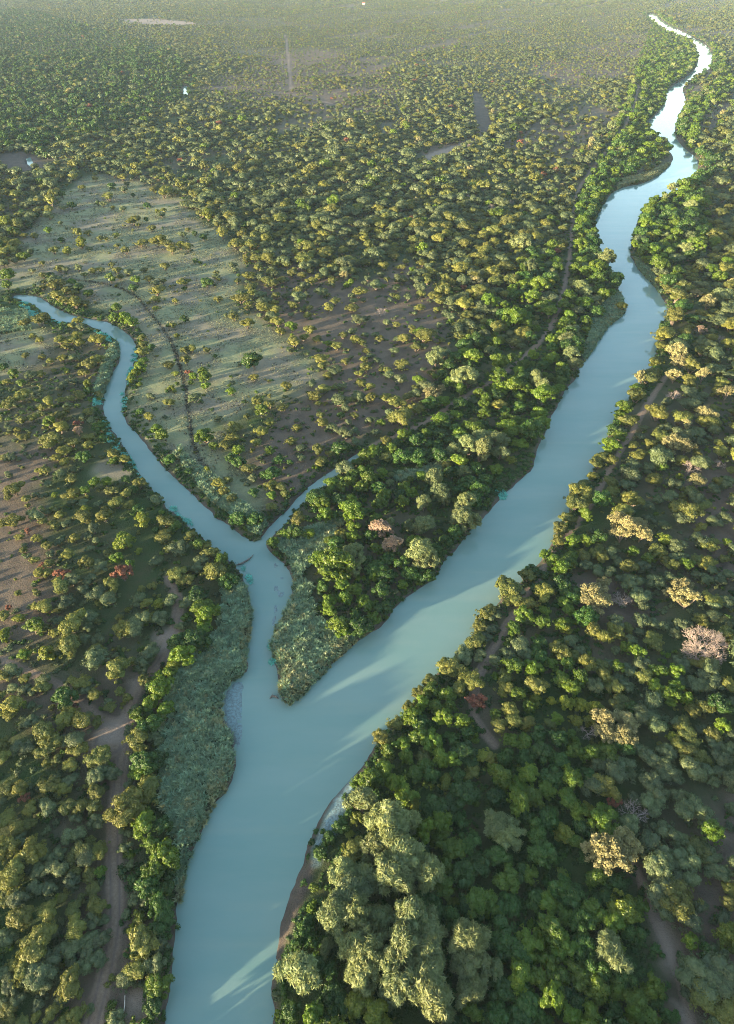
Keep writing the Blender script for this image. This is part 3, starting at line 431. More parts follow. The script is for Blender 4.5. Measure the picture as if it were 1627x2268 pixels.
# ---------------------------------------------------------------- object helpers
def link(name, data, label=None, cat=None, group=None, kind=None, parent=None, loc=None, rot=None, sc=None):
    o = bpy.data.objects.new(name, data); C.objects.link(o)
    if label: o['label'] = label
    if cat: o['category'] = cat
    if group: o['group'] = group
    if kind: o['kind'] = kind
    if parent: o.parent = parent
    if loc is not None: o.location = loc
    if rot is not None: o.rotation_euler = rot
    if sc is not None: o.scale = sc
    return o
# ---------------------------------------------------------------- the ground sheet
def land_height(x, y, dw):
    """dw: signed distance to water, positive on land"""
    e = dw+(fbm(x, y, 3.5, 21)-.5)*1.1
    bank = np.clip(e*.55, -1.4, 1.1)
    z = np.where(e > 0, bank+np.clip(e-2, 0, 30)*.006+(fbm(x, y, 14, 5)-.5)*.35*np.clip(e/4, 0, 1)+(fbm(x, y, 2.2, 8)-.5)*.16*np.clip(e/3, 0, 1), bank)
    for P, k in SHOALW:
        m = bbmask(x, y, P, 3)
        if m.any():
            xs, ys = x[m], y[m]
            ins = np.clip(.5-(sdist(xs, ys, P)+(fbm(xs,ys,3,31)-.5)*1.2)/1.2, 0, 1)
            t = ((-.02 if P[0,0] > -35 and P[0,1] > 110 and P[0,0] < -10 else .03)+(fbm(xs, ys, 2.6, 14)-.45)*.22) if k == 0 else .25+(fbm(xs, ys, 3, 14)-.5)*.2
            zz = z[m]; z[m] = np.where(zz < t, zz*(1-ins)+t*ins, zz)
    return z
def water_dist(x, y):
    d = np.full(x.shape, 80.0); P = WPOLY
    m = bbmask(x, y, P, 40)
    d[m] = sdist(x[m], y[m], P)
    for Q in PONDS:
        m = bbmask(x, y, Q, 20)
        d[m] = np.minimum(d[m], sdist(x[m], y[m], Q))
    return d
us = np.concatenate([[-6000,-3000,-1500,-900], np.arange(-520, 2150, 4.0), [2500,3200,4600,7600]])
vs = np.concatenate([[-104,-100,-96,-92,-88], np.arange(-85, 300, 1.3), np.arange(300, 2620, 4.0), [2700,2850,3100,3500,4200,5400]])
U, Vv = np.meshgrid(us, vs)
GX, GY = unproj(U, Vv, 0.0)
gx, gy = GX.ravel(), GY.ravel()
dw = water_dist(gx, gy)
gz = land_height(gx, gy, dw)
nr, nc = U.shape
idx = np.arange(nr*nc).reshape(nr, nc)
quads = np.stack([idx[1:,:-1].ravel(), idx[1:,1:].ravel(), idx[:-1,1:].ravel(), idx[:-1,:-1].ravel()], 1)
def amask(lst, **kw):
    a = np.zeros(gx.shape)
    for P in lst: a = np.maximum(a, soft(gx, gy, P, **kw))
    return a
a_grass = amask(CLEARW[:3], feather=4, noise=9, nscale=16)
a_soil = np.maximum(amask(SOILW, feather=7, noise=16, nscale=24), .55*np.clip((fbm(gx, gy, 60, 44)-.5)*6, 0, 1)*(Vv.ravel() < 1500))
a_soil = np.maximum(a_soil, .4*amask([w2([(430,50),(900,20),(1430,20),(1450,140),(1260,230),(1050,250),(900,275),(650,270),(440,235)], 1.0)], feather=60, noise=60, nscale=120))
a_sand = amask(SANDW, feather=1.5, noise=2.5, nscale=5)
a_mud = np.maximum(amask(MARSHW, feather=3, noise=3), np.clip(1-(dw-.5)/1.0, 0, 1)*(dw > -3))
a_track = np.zeros(gx.shape); a_rut = np.zeros(gx.shape)
for nme, (Lw, w) in TRW.items():
    m = bbmask(gx, gy, Lw, 12); x, y = gx[m], gy[m]
    dl = ldist(x, y, Lw)+(fbm(x, y, 4, 2)-.5)*1.2
    a_track[m] = np.maximum(a_track[m], np.clip(1-(dl-w)/(w*.8), 0, 1))
    a_rut[m] = np.maximum(a_rut[m], np.clip(1-np.abs(ldist(x, y, Lw)-.85)/.42, 0, 1))
m = bbmask(gx, gy, DITCH, 6); a_dit = np.zeros(gx.shape)
dl = ldist(gx[m], gy[m], DITCH)+(fbm(gx[m], gy[m], 2.2, 9)-.5)*1.0
a_dit[m] = np.clip(1.2-dl/.9, 0, 1)
gz = gz-.25*a_dit-.07*a_rut*(dw > 3)
# the round loop in the track
lc = w2([(248,1641)], 1.0)[0]; lr = np.hypot(gx-lc[0], gy-lc[1])
a_rut = np.maximum(a_rut, np.clip(1-np.abs(lr-3.6)/.7, 0, 1)); a_track = np.maximum(a_track, np.clip(1-(lr-4.6)/1.5, 0, 1)*.8)
def streak(x, y, u_, v_):
    a = math.radians(62); q = x*math.cos(a)+y*math.sin(a); w_ = -x*math.sin(a)+y*math.cos(a)
    q = q+60*(fbm(x, y, 300, 93)-.5); w_ = w_+90*(fbm(x, y, 260, 91)-.5)
    n_ = vnoise(q/9.0, w_, 46, 95)*.7+vnoise(q/4.0, w_, 21, 97)*.3
    return np.clip((n_-.60)*9, 0, 1)*np.clip((430-v_)/120, 0, 1)*np.clip((u_-420)/250, 0, 1)
a_soil = np.maximum(a_soil, .8*streak(gx, gy, U.ravel(), Vv.ravel()))
# ---- ground material
gm, nt = mat('bushveld_ground'); geo = nt.nodes.new('ShaderNodeNewGeometry'); pos = geo.outputs['Position']
def attr(n):
    a = nt.nodes.new('ShaderNodeAttribute'); a.attribute_name = n; return a.outputs['Fac']
n_big = noise(nt, .035, 4, pos); n_mid = noise(nt, .22, 4, pos); n_sm = noise(nt, 1.6, 4, pos, .7); n_fine = noise(nt, 6.0, 3, pos, .7)
def rg(x, a, b): return ramp(nt, x, a, b)
under = mixc(nt, (.034,.058,.016), (.060,.062,.026), rg(n_mid, .35, .65))
under = mixc(nt, under, (.030,.058,.014), rg(n_big, .45, .6))
soilc = mixc(nt, (.082,.060,.044), (.125,.093,.066), rg(n_mid, .35, .65))
soilc = mixc(nt, soilc, (.085,.085,.045), math_(nt, 'MULTIPLY', rg(n_sm, .5, .68), .75))
grassc = mixc(nt, (.155,.175,.090), (.210,.212,.105), rg(n_mid, .35, .65))
grassc = mixc(nt, grassc, (.135,.165,.095), math_(nt, 'MULTIPLY', rg(n_sm, .48, .66), .8))
grassc = mixc(nt, grassc, (.095,.100,.060), math_(nt, 'MULTIPLY', rg(noise(nt, .11, 5, pos, .7), .55, .66), .75))
grassc = mixc(nt, grassc, (.300,.285,.180), math_(nt, 'MULTIPLY', rg(n_fine, .52, .7), .5))
grassc = mixc(nt, grassc, (.165,.140,.105), math_(nt, 'MULTIPLY', rg(n_big, .46, .58), .8))
trackc = mixc(nt, (.180,.125,.086), (.250,.182,.128), rg(n_sm, .35, .65))
trackc = mixc(nt, trackc, (.10,.085,.055), math_(nt, 'MULTIPLY', rg(n_fine, .55, .72), .5))
sandc = mixc(nt, (.25,.195,.150), (.20,.155,.12), rg(n_sm, .35, .65))
mudc = mixc(nt, (.060,.048,.038), (.090,.072,.056), rg(n_mid, .35, .65))
silt = mixc(nt, (.17,.26,.27), (.12,.16,.16), rg(n_sm, .4, .6))
c = mixc(nt, under, soilc, attr('soil')); c = mixc(nt, c, grassc, attr('grass')); c = mixc(nt, c, trackc, attr('track'))
c = mixc(nt, c, (.14,.105,.085), math_(nt, 'MULTIPLY', attr('rut'), attr('track')))
c = mixc(nt, c, sandc, attr('sand')); c = mixc(nt, c, (.045,.038,.030), attr('ditch')); c = mixc(nt, c, mudc, attr('mud')); c = mixc(nt, c, silt, attr('silt'))
b = nt.nodes.new('ShaderNodeBsdfPrincipled'); nt.links.new(c, b.inputs['Base Color'])
wet = math_(nt, 'MAXIMUM', attr('silt'), 0.0)
nt.links.new(ramp_out(nt, wet, .9, .35), b.inputs['Roughness']); b.inputs['Specular IOR Level'].default_value = .25
bp = nt.nodes.new('ShaderNodeBump'); bp.inputs['Distance'].default_value = .35; bp.inputs['Strength'].default_value = .9
hsum = math_(nt, 'ADD', math_(nt, 'MULTIPLY', n_sm, 1.0), math_(nt, 'MULTIPLY', n_fine, .45)); nt.links.new(hsum, bp.inputs['Height']); nt.links.new(bp.outputs[0], b.inputs['Normal'])
o = nt.nodes.new('ShaderNodeOutputMaterial'); nt.links.new(b.outputs[0], o.inputs[0])
gme = mesh_from('ground', np.stack([gx, gy, gz], 1), [quads], [gm], None, True)
a_silt = np.zeros(gx.shape)
for P, k in SHOALW:
    if k == 0: a_silt = np.maximum(a_silt, soft(gx, gy, P, feather=.8, noise=.8, nscale=3))
    else: a_mud = np.maximum(a_mud, soft(gx, gy, P, feather=.8, noise=.5))
for n, a in (('grass', a_grass), ('soil', a_soil), ('sand', a_sand), ('mud', a_mud), ('track', a_track), ('rut', a_rut), ('ditch', a_dit), ('silt', a_silt)):
    at = gme.attributes.new(n, 'FLOAT', 'POINT'); at.data.foreach_set('value', a.astype(np.float32))
link('ground', gme, 'flat bushveld ground with grass clearing, bare soil and dirt tracks', 'ground', kind='structure')
# ---- water
wm_, nt = mat('river_water'); geo = nt.nodes.new('ShaderNodeNewGeometry'); pos = geo.outputs['Position']
mp = nt.nodes.new('ShaderNodeMapping'); mp.inputs['Rotation'].default_value = (0,0,math.radians(-62)); mp.inputs['Scale'].default_value = (.25,1,1); nt.links.new(pos, mp.inputs[0])
wn = noise(nt, .10, 4, mp.outputs[0])
mp2 = nt.nodes.new('ShaderNodeMapping'); mp2.inputs['Rotation'].default_value = (0,0,math.radians(-55)); mp2.inputs['Scale'].default_value = (.12,1.1,1); nt.links.new(pos, mp2.inputs[0])
c = mixc(nt, (.145,.238,.212), (.172,.255,.228), ramp(nt, wn, .35, .65))
c = mixc(nt, c, (.186,.258,.222), math_(nt, 'MULTIPLY', ramp(nt, noise(nt, .22, 5, mp2.outputs[0], .6), .52, .70), .55))
b = nt.nodes.new('ShaderNodeBsdfPrincipled'); nt.links.new(c, b.inputs['Base Color']); b.inputs['Roughness'].default_value = .08; b.inputs['IOR'].default_value = 1.33
bp = nt.nodes.new('ShaderNodeBump'); bp.inputs['Distance'].default_value = .05; bp.inputs['Strength'].default_value = .25
nt.links.new(noise(nt, .9, 3, pos), bp.inputs['Height']); nt.links.new(bp.outputs[0], b.inputs['Normal'])
o = nt.nodes.new('ShaderNodeOutputMaterial'); nt.links.new(b.outputs[0], o.inputs[0])
near = (dw.reshape(nr, nc) < 5)
cell = near[1:,:-1] | near[1:,1:] | near[:-1,1:] | near[:-1,:-1]
cell[:, :4] = False; cell[:, -4:] = False
wq = quads[cell.ravel()]
used, inv = np.unique(wq.ravel(), return_inverse=True)
wme = mesh_from('river', np.stack([gx[used], gy[used], np.zeros(len(used))], 1), [inv.reshape(-1,4)], [wm_], None, True)
link('river', wme, 'murky teal river and its side stream meeting in a fork', 'river', kind='structure')
# ---------------------------------------------------------------- sampling helpers for points
def zland(x, y):
    x = np.atleast_1d(np.asarray(x, float)); y = np.atleast_1d(np.asarray(y, float))
    return land_height(x, y, water_dist(x, y))
# ---------------------------------------------------------------- manual trees
trees = []   # x, y, R, kind
for (ox, oy), s in TILES.items():
    for e in s.split(';'):
        a = e.split(); px, py, d, k = float(a[0]), float(a[1]), float(a[2]), a[3]
        u, v = ox+px/3, oy+py/3
        gzz = 1.0; H = SPEC[k]['H'] if k in SPEC else 1.3
        x, y = unproj(u, v, gzz); _, _, zc = proj(x, y, gzz)
        R = (d/6)/(F/zc)*1.22
        x, y = unproj(u, v, gzz+.62*H*R)
        trees.append([float(x), float(y), float(R), k, u, v])
for e in HALF.split(';'):
    a = e.split(); u, v, d, k = float(a[0])/2, float(a[1])/2, float(a[2])/2, a[3]
    x, y = unproj(u, v, 3.5); _, _, zc = proj(x, y, 1.0); trees.append([float(x), float(y), (d/2)/(F/zc)*1.2, k, u, v])
for e in FAR.split(';'):
    a = e.split(); u, v, d = map(float, a[:3])
    if d == 0: continue
    x, y = unproj(u, v, 4.0); _, _, zc = proj(x, y, 1.0)
    trees.append([float(x), float(y), (d/2)/(F/zc), a[3], u, v])
TA = np.array([[t[0], t[1], t[2]] for t in trees])
tdw = water_dist(TA[:,0], TA[:,1])
for i, t in enumerate(trees):           # nothing stands in the river: nudge to the bank
    for _ in range(8):
        d = float(water_dist(np.array([t[0]]), np.array([t[1]]))[0])
        if d > .8: break
        e = 1.0
        gxn = float(water_dist(np.array([t[0]+e]), np.array([t[1]]))[0])-d; gyn = float(water_dist(np.array([t[0]]), np.array([t[1]+e]))[0])-d
        l = math.hypot(gxn, gyn)+1e-6; st = min(2.0, .9-d); t[0] += gxn/l*st; t[1] += gyn/l*st
tz = zland([t[0] for t in trees], [t[1] for t in trees])
# ---------------------------------------------------------------- labels
LM = [(545,1242,"the driftwood snag"),(1570,1425,"the largest bare dead tree"),(1377,1327,"the dead tree beside a sand-coloured crown"),
(1352,1890,"the sand-coloured tree over the dark forest"),(1063,1555,"the rust-brown tree by the east track"),(1395,1165,"the two sand-coloured crowns near the east bank"),
(1360,1610,"the sand-coloured pair with dead twigs beside"),(248,1640,"the round loop in the dirt track"),(275,2215,"the fallen pale pole"),
(258,1900,"the straight stretch of west track"),(440,1640,"the heart of the big reed bed"),(390,1320,"the northern head of the west track"),
(272,1272,"the dull red tree west of the stream"),(40,1240,"the stony bare field"),(172,937,"the orange-red tree"),(418,825,"the red tree by the cattle path"),
(310,655,"the upper bend of the cattle path"),(428,975,"the lower end of the cattle path"),(30,655,"the stream's upper end"),(95,690,"the turquoise plants at the stream head"),
(265,780,"the sharp bend of the stream"),(215,885,"the turquoise raft at the narrows"),(280,1010,"the turquoise fringe below the narrows"),(562,800,"the round dark bush in the clearing"),
(636,856,"the lone tall tree beside the clearing"),(628,1555,"the tip of the reedy point"),(700,1070,"the narrow creek"),(790,1005,"the head of the creek"),
(865,1180,"the pink-leaved tree on the point"),(935,1230,"the bright willow over the river"),(780,1240,"the pale willow among the reeds"),(1060,990,"the great willow grove"),
(845,688,"the bleached dead tree on bare soil"),(1268,500,"the upper river track"),(1195,760,"the curve of the river track"),(1040,870,"the lower river track"),(1325,715,"the turquoise patch under the bank"),
(1378,675,"the lone tree leaning over the water"),(1430,392,"the grassy river bar"),(1480,828,"the upper end of the east track"),(1400,960,"the pale stretch of east track"),
(1240,1205,"the waterside stretch of east track"),(1597,750,"the grey dead tree far east"),(1530,1034,"the dead tree on the eastern plain"),(660,2167,"the lone willow by the mud bank"),
(640,2000,"the brown mud bank"),(735,1830,"the pale silt strip"),(830,1760,"the head of the tall willow row"),(890,1950,"the middle of the tall willow row"),(950,2200,"the foot of the tall willow row"),
(1475,2090,"the pale earth scar"),(1080,1640,"the lower end of the east track"),(1405,1800,"the fallen dead boughs"),(60,2100,"the lowest thicket west of the track"),(30,1780,"the western thicket below the side track"),
(100,1500,"the dirt side track"),(1110,2150,"the broadleaf forest's lower edge"),(1150,1900,"the middle of the dark forest"),(975,1780,"the forest's river edge"),(920,1560,"the east bank below the point"),
(1560,1700,"the eastern bare earth"),(1150,1500,"the broadleaf thicket by the east track"),(600,700,"the clearing's eastern edge"),(520,1030,"the bushes at the clearing's foot"),(330,650,"the grassy flat"),
(1480,1290,"the sand-coloured tree on the eastern slope"),(1600,2100,"the tallest grey-green clump"),(40,990,"the western bush above the stony field"),(180,1130,"the bush between field and stream"),(90,850,"the scrub west of the stream bend"),
(560,600,"the wooded edge above the clearing"),(700,640,"the purple bare soil"),(160,1400,"the grassy glade west of the track head"),(130,1640,"the bushes inside the side-track fork"),(850,850,"the scattered bush north of the creek"),(1500,560,"the wooded bend of the east bank"),
(400,1900,"the foot of the reed bed"),(350,2150,"the lowest west bank"),(1300,1450,"the mixed thicket east of the track"),(1550,1560,"the open bush below the big dead tree"),(1600,1900,"the eastern thicket beside the scar")]
NOUN = {'o':('olive thorn tree','thorn tree'),'s':('grey-green acacia','acacia tree'),'g':('bright green broadleaf tree','broadleaf tree'),'d':('dark green broadleaf tree','broadleaf tree'),
 'w':('feathery silver-green willow','willow'),'p':('sand-coloured tree','pale tree'),'r':('rust-brown tree','rusty tree'),'q':('pink-tinged fading tree','fading tree'),'k':('yellow-green bush','bush'),'b':('bare dead tree','dead tree')}
OBJN = {'o':'thorn_tree','s':'acacia_tree','g':'broadleaf_tree','d':'broadleaf_tree','w':'willow_tree','p':'pale_tree','r':'rusty_tree','q':'fading_tree','k':'yellow_bush','b':'dead_tree'}
GRP = {'o':'olive thorn trees of the bush','s':'grey-green acacias of the bush','g':'broadleaf trees along the river','d':'broadleaf trees along the river','w':'willows by the water','p':'sand-coloured trees','r':'rust-brown trees','q':'pink-tinged fading trees','k':'yellow-green bushes','b':'bare dead trees'}
ORD = ['','second ','third ','fourth ','fifth ','sixth ','seventh ','eighth ','ninth ','tenth ','eleventh ','twelfth ','thirteenth ','fourteenth ','fifteenth ','sixteenth ']
CAP = {'thorn_tree':300, 'acacia_tree':300, 'broadleaf_tree':300}
inview = [(-20 < t[4] < PW+20 and -10 < t[5] < PH+20) for t in trees]
bykind = {}
for i, t in enumerate(trees): bykind.setdefault(OBJN[t[3]], []).append(i)
solo = set()
for n, ids in bykind.items():
    ids = [i for i in ids if inview[i]]
    ids.sort(key=lambda i: -trees[i][2]*F/proj(trees[i][0], trees[i][1], 1)[2])
    solo.update(ids[:CAP.get(n, 300)])
groups = {}
for i in solo:
    x, y, R, k, u, v = trees[i]
    j = min(range(len(LM)), key=lambda q: (LM[q][0]-u)**2+(LM[q][1]-v)**2)
    size = 'small ' if R < 2.3 else ('broad ' if R > 4.6 else '')
    if not size and k in 'osgd': size = 'low ' if R < 3.2 else ('full ' if R > 3.9 else 'mid-sized ')
    groups.setdefault((j, size, k), []).append(i)
labels = {}
for (j, size, k), ids in groups.items():
    lx, ly = LM[j][0], LM[j][1]
    ids.sort(key=lambda i: (trees[i][4]-lx)**2+(trees[i][5]-ly)**2)
    for n_, i in enumerate(ids):
        if n_ == 0 and (trees[i][4]-lx)**2+(trees[i][5]-ly)**2 < 16**2 and k in 'rbqpw' and LM[j][2].split()[-1] in ('tree','river','reeds','point','bank'):
            labels[i] = None
        o_ = ORD[n_]
        nm = NOUN[k][0]
        labels[i] = (f"{size}{nm} nearest {LM[j][2]}" if n_ == 0 else f"{size}{nm}, {o_}nearest {LM[j][2]}").strip()
def own(u, v, k, lab):
    c_ = [i for i in solo if trees[i][3] == k]
    i = min(c_, key=lambda i: (trees[i][4]-u)**2+(trees[i][5]-v)**2); labels[i] = lab
own(1567,1424,'b',"largest bare dead tree, pinkish grey twigs, in the eastern bush")
own(1377,1327,'b',"smaller bare dead tree touching a sand-coloured crown on its river side")
own(1404,1801,'b',"fallen bare dead boughs sprawled beside a small rust-brown bush")
own(1063,1554,'r',"rust-brown tree beside the east track below the river point")
own(273,1271,'r',"dull red-brown tree, largest of its colour, west of the stream")
own(173,935,'r',"orange-red tree standing in bush just west of the narrow stream")
own(418,824,'r',"small red tree close beside the dark cattle path")
own(1351,1890,'p',"wide sand-coloured crown standing over the dark lower forest")
own(660,2167,'w',"lone bright willow leaning over water at the mud bank's foot")
own(932,1224,'w',"bright full willow overhanging the river on the wooded point")
# ---------------------------------------------------------------- build the individual trees
def place(k, i, x, y, R, z, rz, label, s3=(1,1,1)):
    if k == 'b':
        big = R > 5
        me = DEADM_BIG if big else DEADM[i % 4]
        o = link('dead_tree', me, label, 'dead tree', GRP['b'], None, None, (x, y, z), (0, 0, rz), (R, R, R)); return o
    v_ = i % NV[k]
    o = link(OBJN[k], None, label, NOUN[k][1], GRP[k], None, None, (x, y, z), (0, 0, rz), (R*s3[0], R*s3[1], R*s3[2]))
    o.empty_display_size = .1
    link('trunk', TRUNK[k, v_], parent=o); link('crown', CROWN[k, v_], parent=o)
    return o
rest = []
for i, t in enumerate(trees):
    x, y, R, k, u, v = t; z = float(tz[i]); rz = rng.uniform(0, 6.28)
    s3 = (rng.uniform(.85,1.18), rng.uniform(.85,1.18), rng.uniform(.8,1.2))
    if i in solo: place(k, int(rng.integers(0, 100)), x, y, R, z, rz, labels[i], s3)
    else: rest.append((x, y, R, k))
# ---------------------------------------------------------------- woodland filler points
def spatial_ok(xs, ys, rs, ox, oy, orr, fac):
    """keep candidates that are clear of the fixed discs (ox, oy, orr)"""
    cs = 12.0; grid = {}
    for i in range(len(ox)): grid.setdefault((int(ox[i]//cs), int(oy[i]//cs)), []).append(i)
    keep = np.ones(len(xs), bool)
    for n in range(len(xs)):
        a, b = int(xs[n]//cs), int(ys[n]//cs)
        for i_ in (a-1, a, a+1):
            for j_ in (b-1, b, b+1):
                for q in grid.get((i_, j_), ()):
                    if (xs[n]-ox[q])**2+(ys[n]-oy[q])**2 < ((rs[n]+orr[q])*fac)**2: keep[n] = False; break
                if not keep[n]: break
            if not keep[n]: break
    return keep
def cand(spacing, ymin, ymax, jitter=.42):
    ys = np.arange(ymin, ymax, spacing*.87); X = []; Y = []
    for r_, y in enumerate(ys):
        zc = y*cp+CH*sp; h = max(zc, 60)/F
        x0, x1 = (-360-PW/2)*h, (1960-PW/2)*h
        xs = np.arange(x0, x1, spacing)+(spacing*.5 if r_ % 2 else 0); X.append(xs); Y.append(np.full(len(xs), y))
    X = np.concatenate(X); Y = np.concatenate(Y)
    X = X+rng.uniform(-jitter, jitter, len(X))*spacing; Y = Y+rng.uniform(-jitter, jitter, len(Y))*spacing
    return X, Y
def maxsoft(x, y, lst, **kw):
    a = np.zeros(x.shape)
    for P in lst: a = np.maximum(a, soft(x, y, P, **kw))
    return a
def track_d(x, y, skip=()):
    d = np.full(x.shape, 99.0)
    for n, (Lw, w) in TRW.items():
        if n in skip: continue
        m = bbmask(x, y, Lw, 10)
        if m.any(): d[m] = np.minimum(d[m], ldist(x[m], y[m], Lw)-w)
    return d
y_top = float(unproj(PW/2, -28, 0)[1]); y_mid = float(unproj(PW/2, 120, 0)[1]); y_bot = float(unproj(PW/2, 2560, 0)[1])
out = []
for (sp_, ya, yb, band) in ((6.2, y_bot, y_mid, 0), (7.0, y_mid, y_top, 1)):
    X, Y = cand(sp_, ya, yb)
    u, v, zc = proj(X, Y, 1.0)
    d_w = water_dist(X, Y)
    ok = (d_w > 1.0) & (u > -380) & (u < 1980)
    X, Y, u, v, d_w = X[ok], Y[ok], u[ok], v[ok], d_w[ok]
    belt = maxsoft(X, Y, BELT, feather=4, noise=6)
    clear = maxsoft(X, Y, CLEARW, feather=6, noise=16, nscale=18); soil = maxsoft(X, Y, SOILW, feather=7, noise=14)
    reed = maxsoft(X, Y, REEDW, feather=1.5, noise=1.5); sand = maxsoft(X, Y, SANDW, feather=3, noise=3); marsh = maxsoft(X, Y, MARSHW, feather=3, noise=2)
    nd = np.clip(.5-sdist(X, Y, NDARK)/60, 0, 1)
    n1 = fbm(X, Y, 55, 40); n2 = fbm(X, Y, 150, 50)
    p = np.where(v < 640, .80+(n1-.5)*1.5, .66+(n1-.5)*1.3)
    p = np.where(v < 200, p+.06+(n2-.5)*.9, p)
    # the thick wood between clearing and river track
    thick = w2([(560,330),(900,200),(1340,240),(1260,480),(1230,640),(1000,760),(900,560),(700,560),(560,560),(430,430)], 1.0)
    th = np.clip(.5-sdist(X, Y, thick)/40, 0, 1)
    p = p+th*.28
    p = np.maximum(p, nd*.97)
    DUSTY = w2([(430,50),(900,20),(1430,20),(1450,140),(1260,230),(1050,250),(900,275),(650,270),(440,235)], 1.0)
    du = np.clip(.5-(sdist(X, Y, DUSTY)+(n1-.5)*160)/120, 0, 1)
    p = p*(1-.72*streak(X, Y, u, v)*(1-belt))
    p = np.where(soil > .5, p*np.where(v < 320, .92, .58), p)
    west = (u < 560) & (v > 1100); p = np.where(west, p*.55, p)
    east = (u > 1200) & (v > 600) & (v < 1700); p = np.where(east, p+.2, p)
    p = np.maximum(p, belt*.99)
    stony = w2([(-300,1080),(60,1120),(110,1200),(110,1330),(20,1400),(-300,1400)], 1.0)
    p = np.where(sdist(X, Y, stony) < 0, p*.12, p)
    mid_open = w2([(600,720),(900,560),(1000,700),(900,900),(760,1000),(560,1120),(490,1000)], 1.0)
    p = np.where(sdist(X, Y, mid_open) < 0, p*.85, p)
    p = np.where((u < 330) & (v > 640) & (v < 1100), p*.45, p)
    p = p*(1-clear*.955)*(1-reed)*(1-sand*.95)*(1-marsh)
    td = track_d(X, Y); p = np.where(td < 2.2, 0, p)
    keep = rng.uniform(size=len(X)) < p
    X, Y, u, v, belt, soil, nd, th, n1, n2, d_w, du = [a[keep] for a in (X, Y, u, v, belt, soil, nd, th, n1, n2, d_w, du)]
    R = rng.lognormal(math.log(3.25), .30, len(X))*np.where(v < 640, .78+.5*fbm(X, Y, 42, 71), 1)
    R = np.where(belt > .5, R*1.10, R); R = np.where(soil > .5, R*.85, R); R = np.where((u < 560) & (v > 600), R*.72, R)
    R = R*np.clip(.70+.30*(v-80)/200, .70, 1)
    R = np.where((n2 < .42) & (v < 640), R*.82, R)
    R = R*(1-.22*du); R = np.clip(R, 1.2, 6.5)*(.92 if band else 1)
    pr = rng.uniform(size=len(X)); kk = np.full(len(X), 'o')
    kk[pr < np.where(v < 500, .70, .50)] = 's'; kk[(pr > .965)] = 'g'; kk[pr > .995] = 'p'; kk[(pr > .962) & (pr < .966)] = 'r'
    dk = nd > .5; kk[dk & (pr < .85)] = 's'; kk[dk & (pr < .55)] = 'd'
    bl = belt > .5; q2 = rng.uniform(size=len(X))
    kk[bl & (q2 < .46)] = 'g'; kk[bl & (q2 >= .46) & (q2 < .84)] = 'd'; kk[bl & (q2 >= .84) & (q2 < .89)] = 'w'; kk[bl & (q2 >= .89) & (q2 < .96)] = 's'; kk[bl & (q2 >= .96)] = 'k'
    kk[(d_w < 14) & (~bl) & (q2 < .45)] = 'd'
    out.append((X, Y, R, kk))
fx = np.concatenate([o_[0] for o_ in out]); fy = np.concatenate([o_[1] for o_ in out]); fr = np.concatenate([o_[2] for o_ in out]); fk = np.concatenate([o_[3] for o_ in out])
TA = np.array([[t[0], t[1], t[2]] for t in trees])
ok = spatial_ok(fx, fy, fr, TA[:,0], TA[:,1], TA[:,2], .62)
fx, fy, fr, fk = fx[ok], fy[ok], fr[ok], fk[ok]
if rest:
    fx = np.concatenate([fx, [a[0] for a in rest]]); fy = np.concatenate([fy, [a[1] for a in rest]]); fr = np.concatenate([fr, [a[2] for a in rest]]); fk = np.concatenate([fk, [a[3] for a in rest]])
print('individual trees', len(solo), 'filler', len(fx))
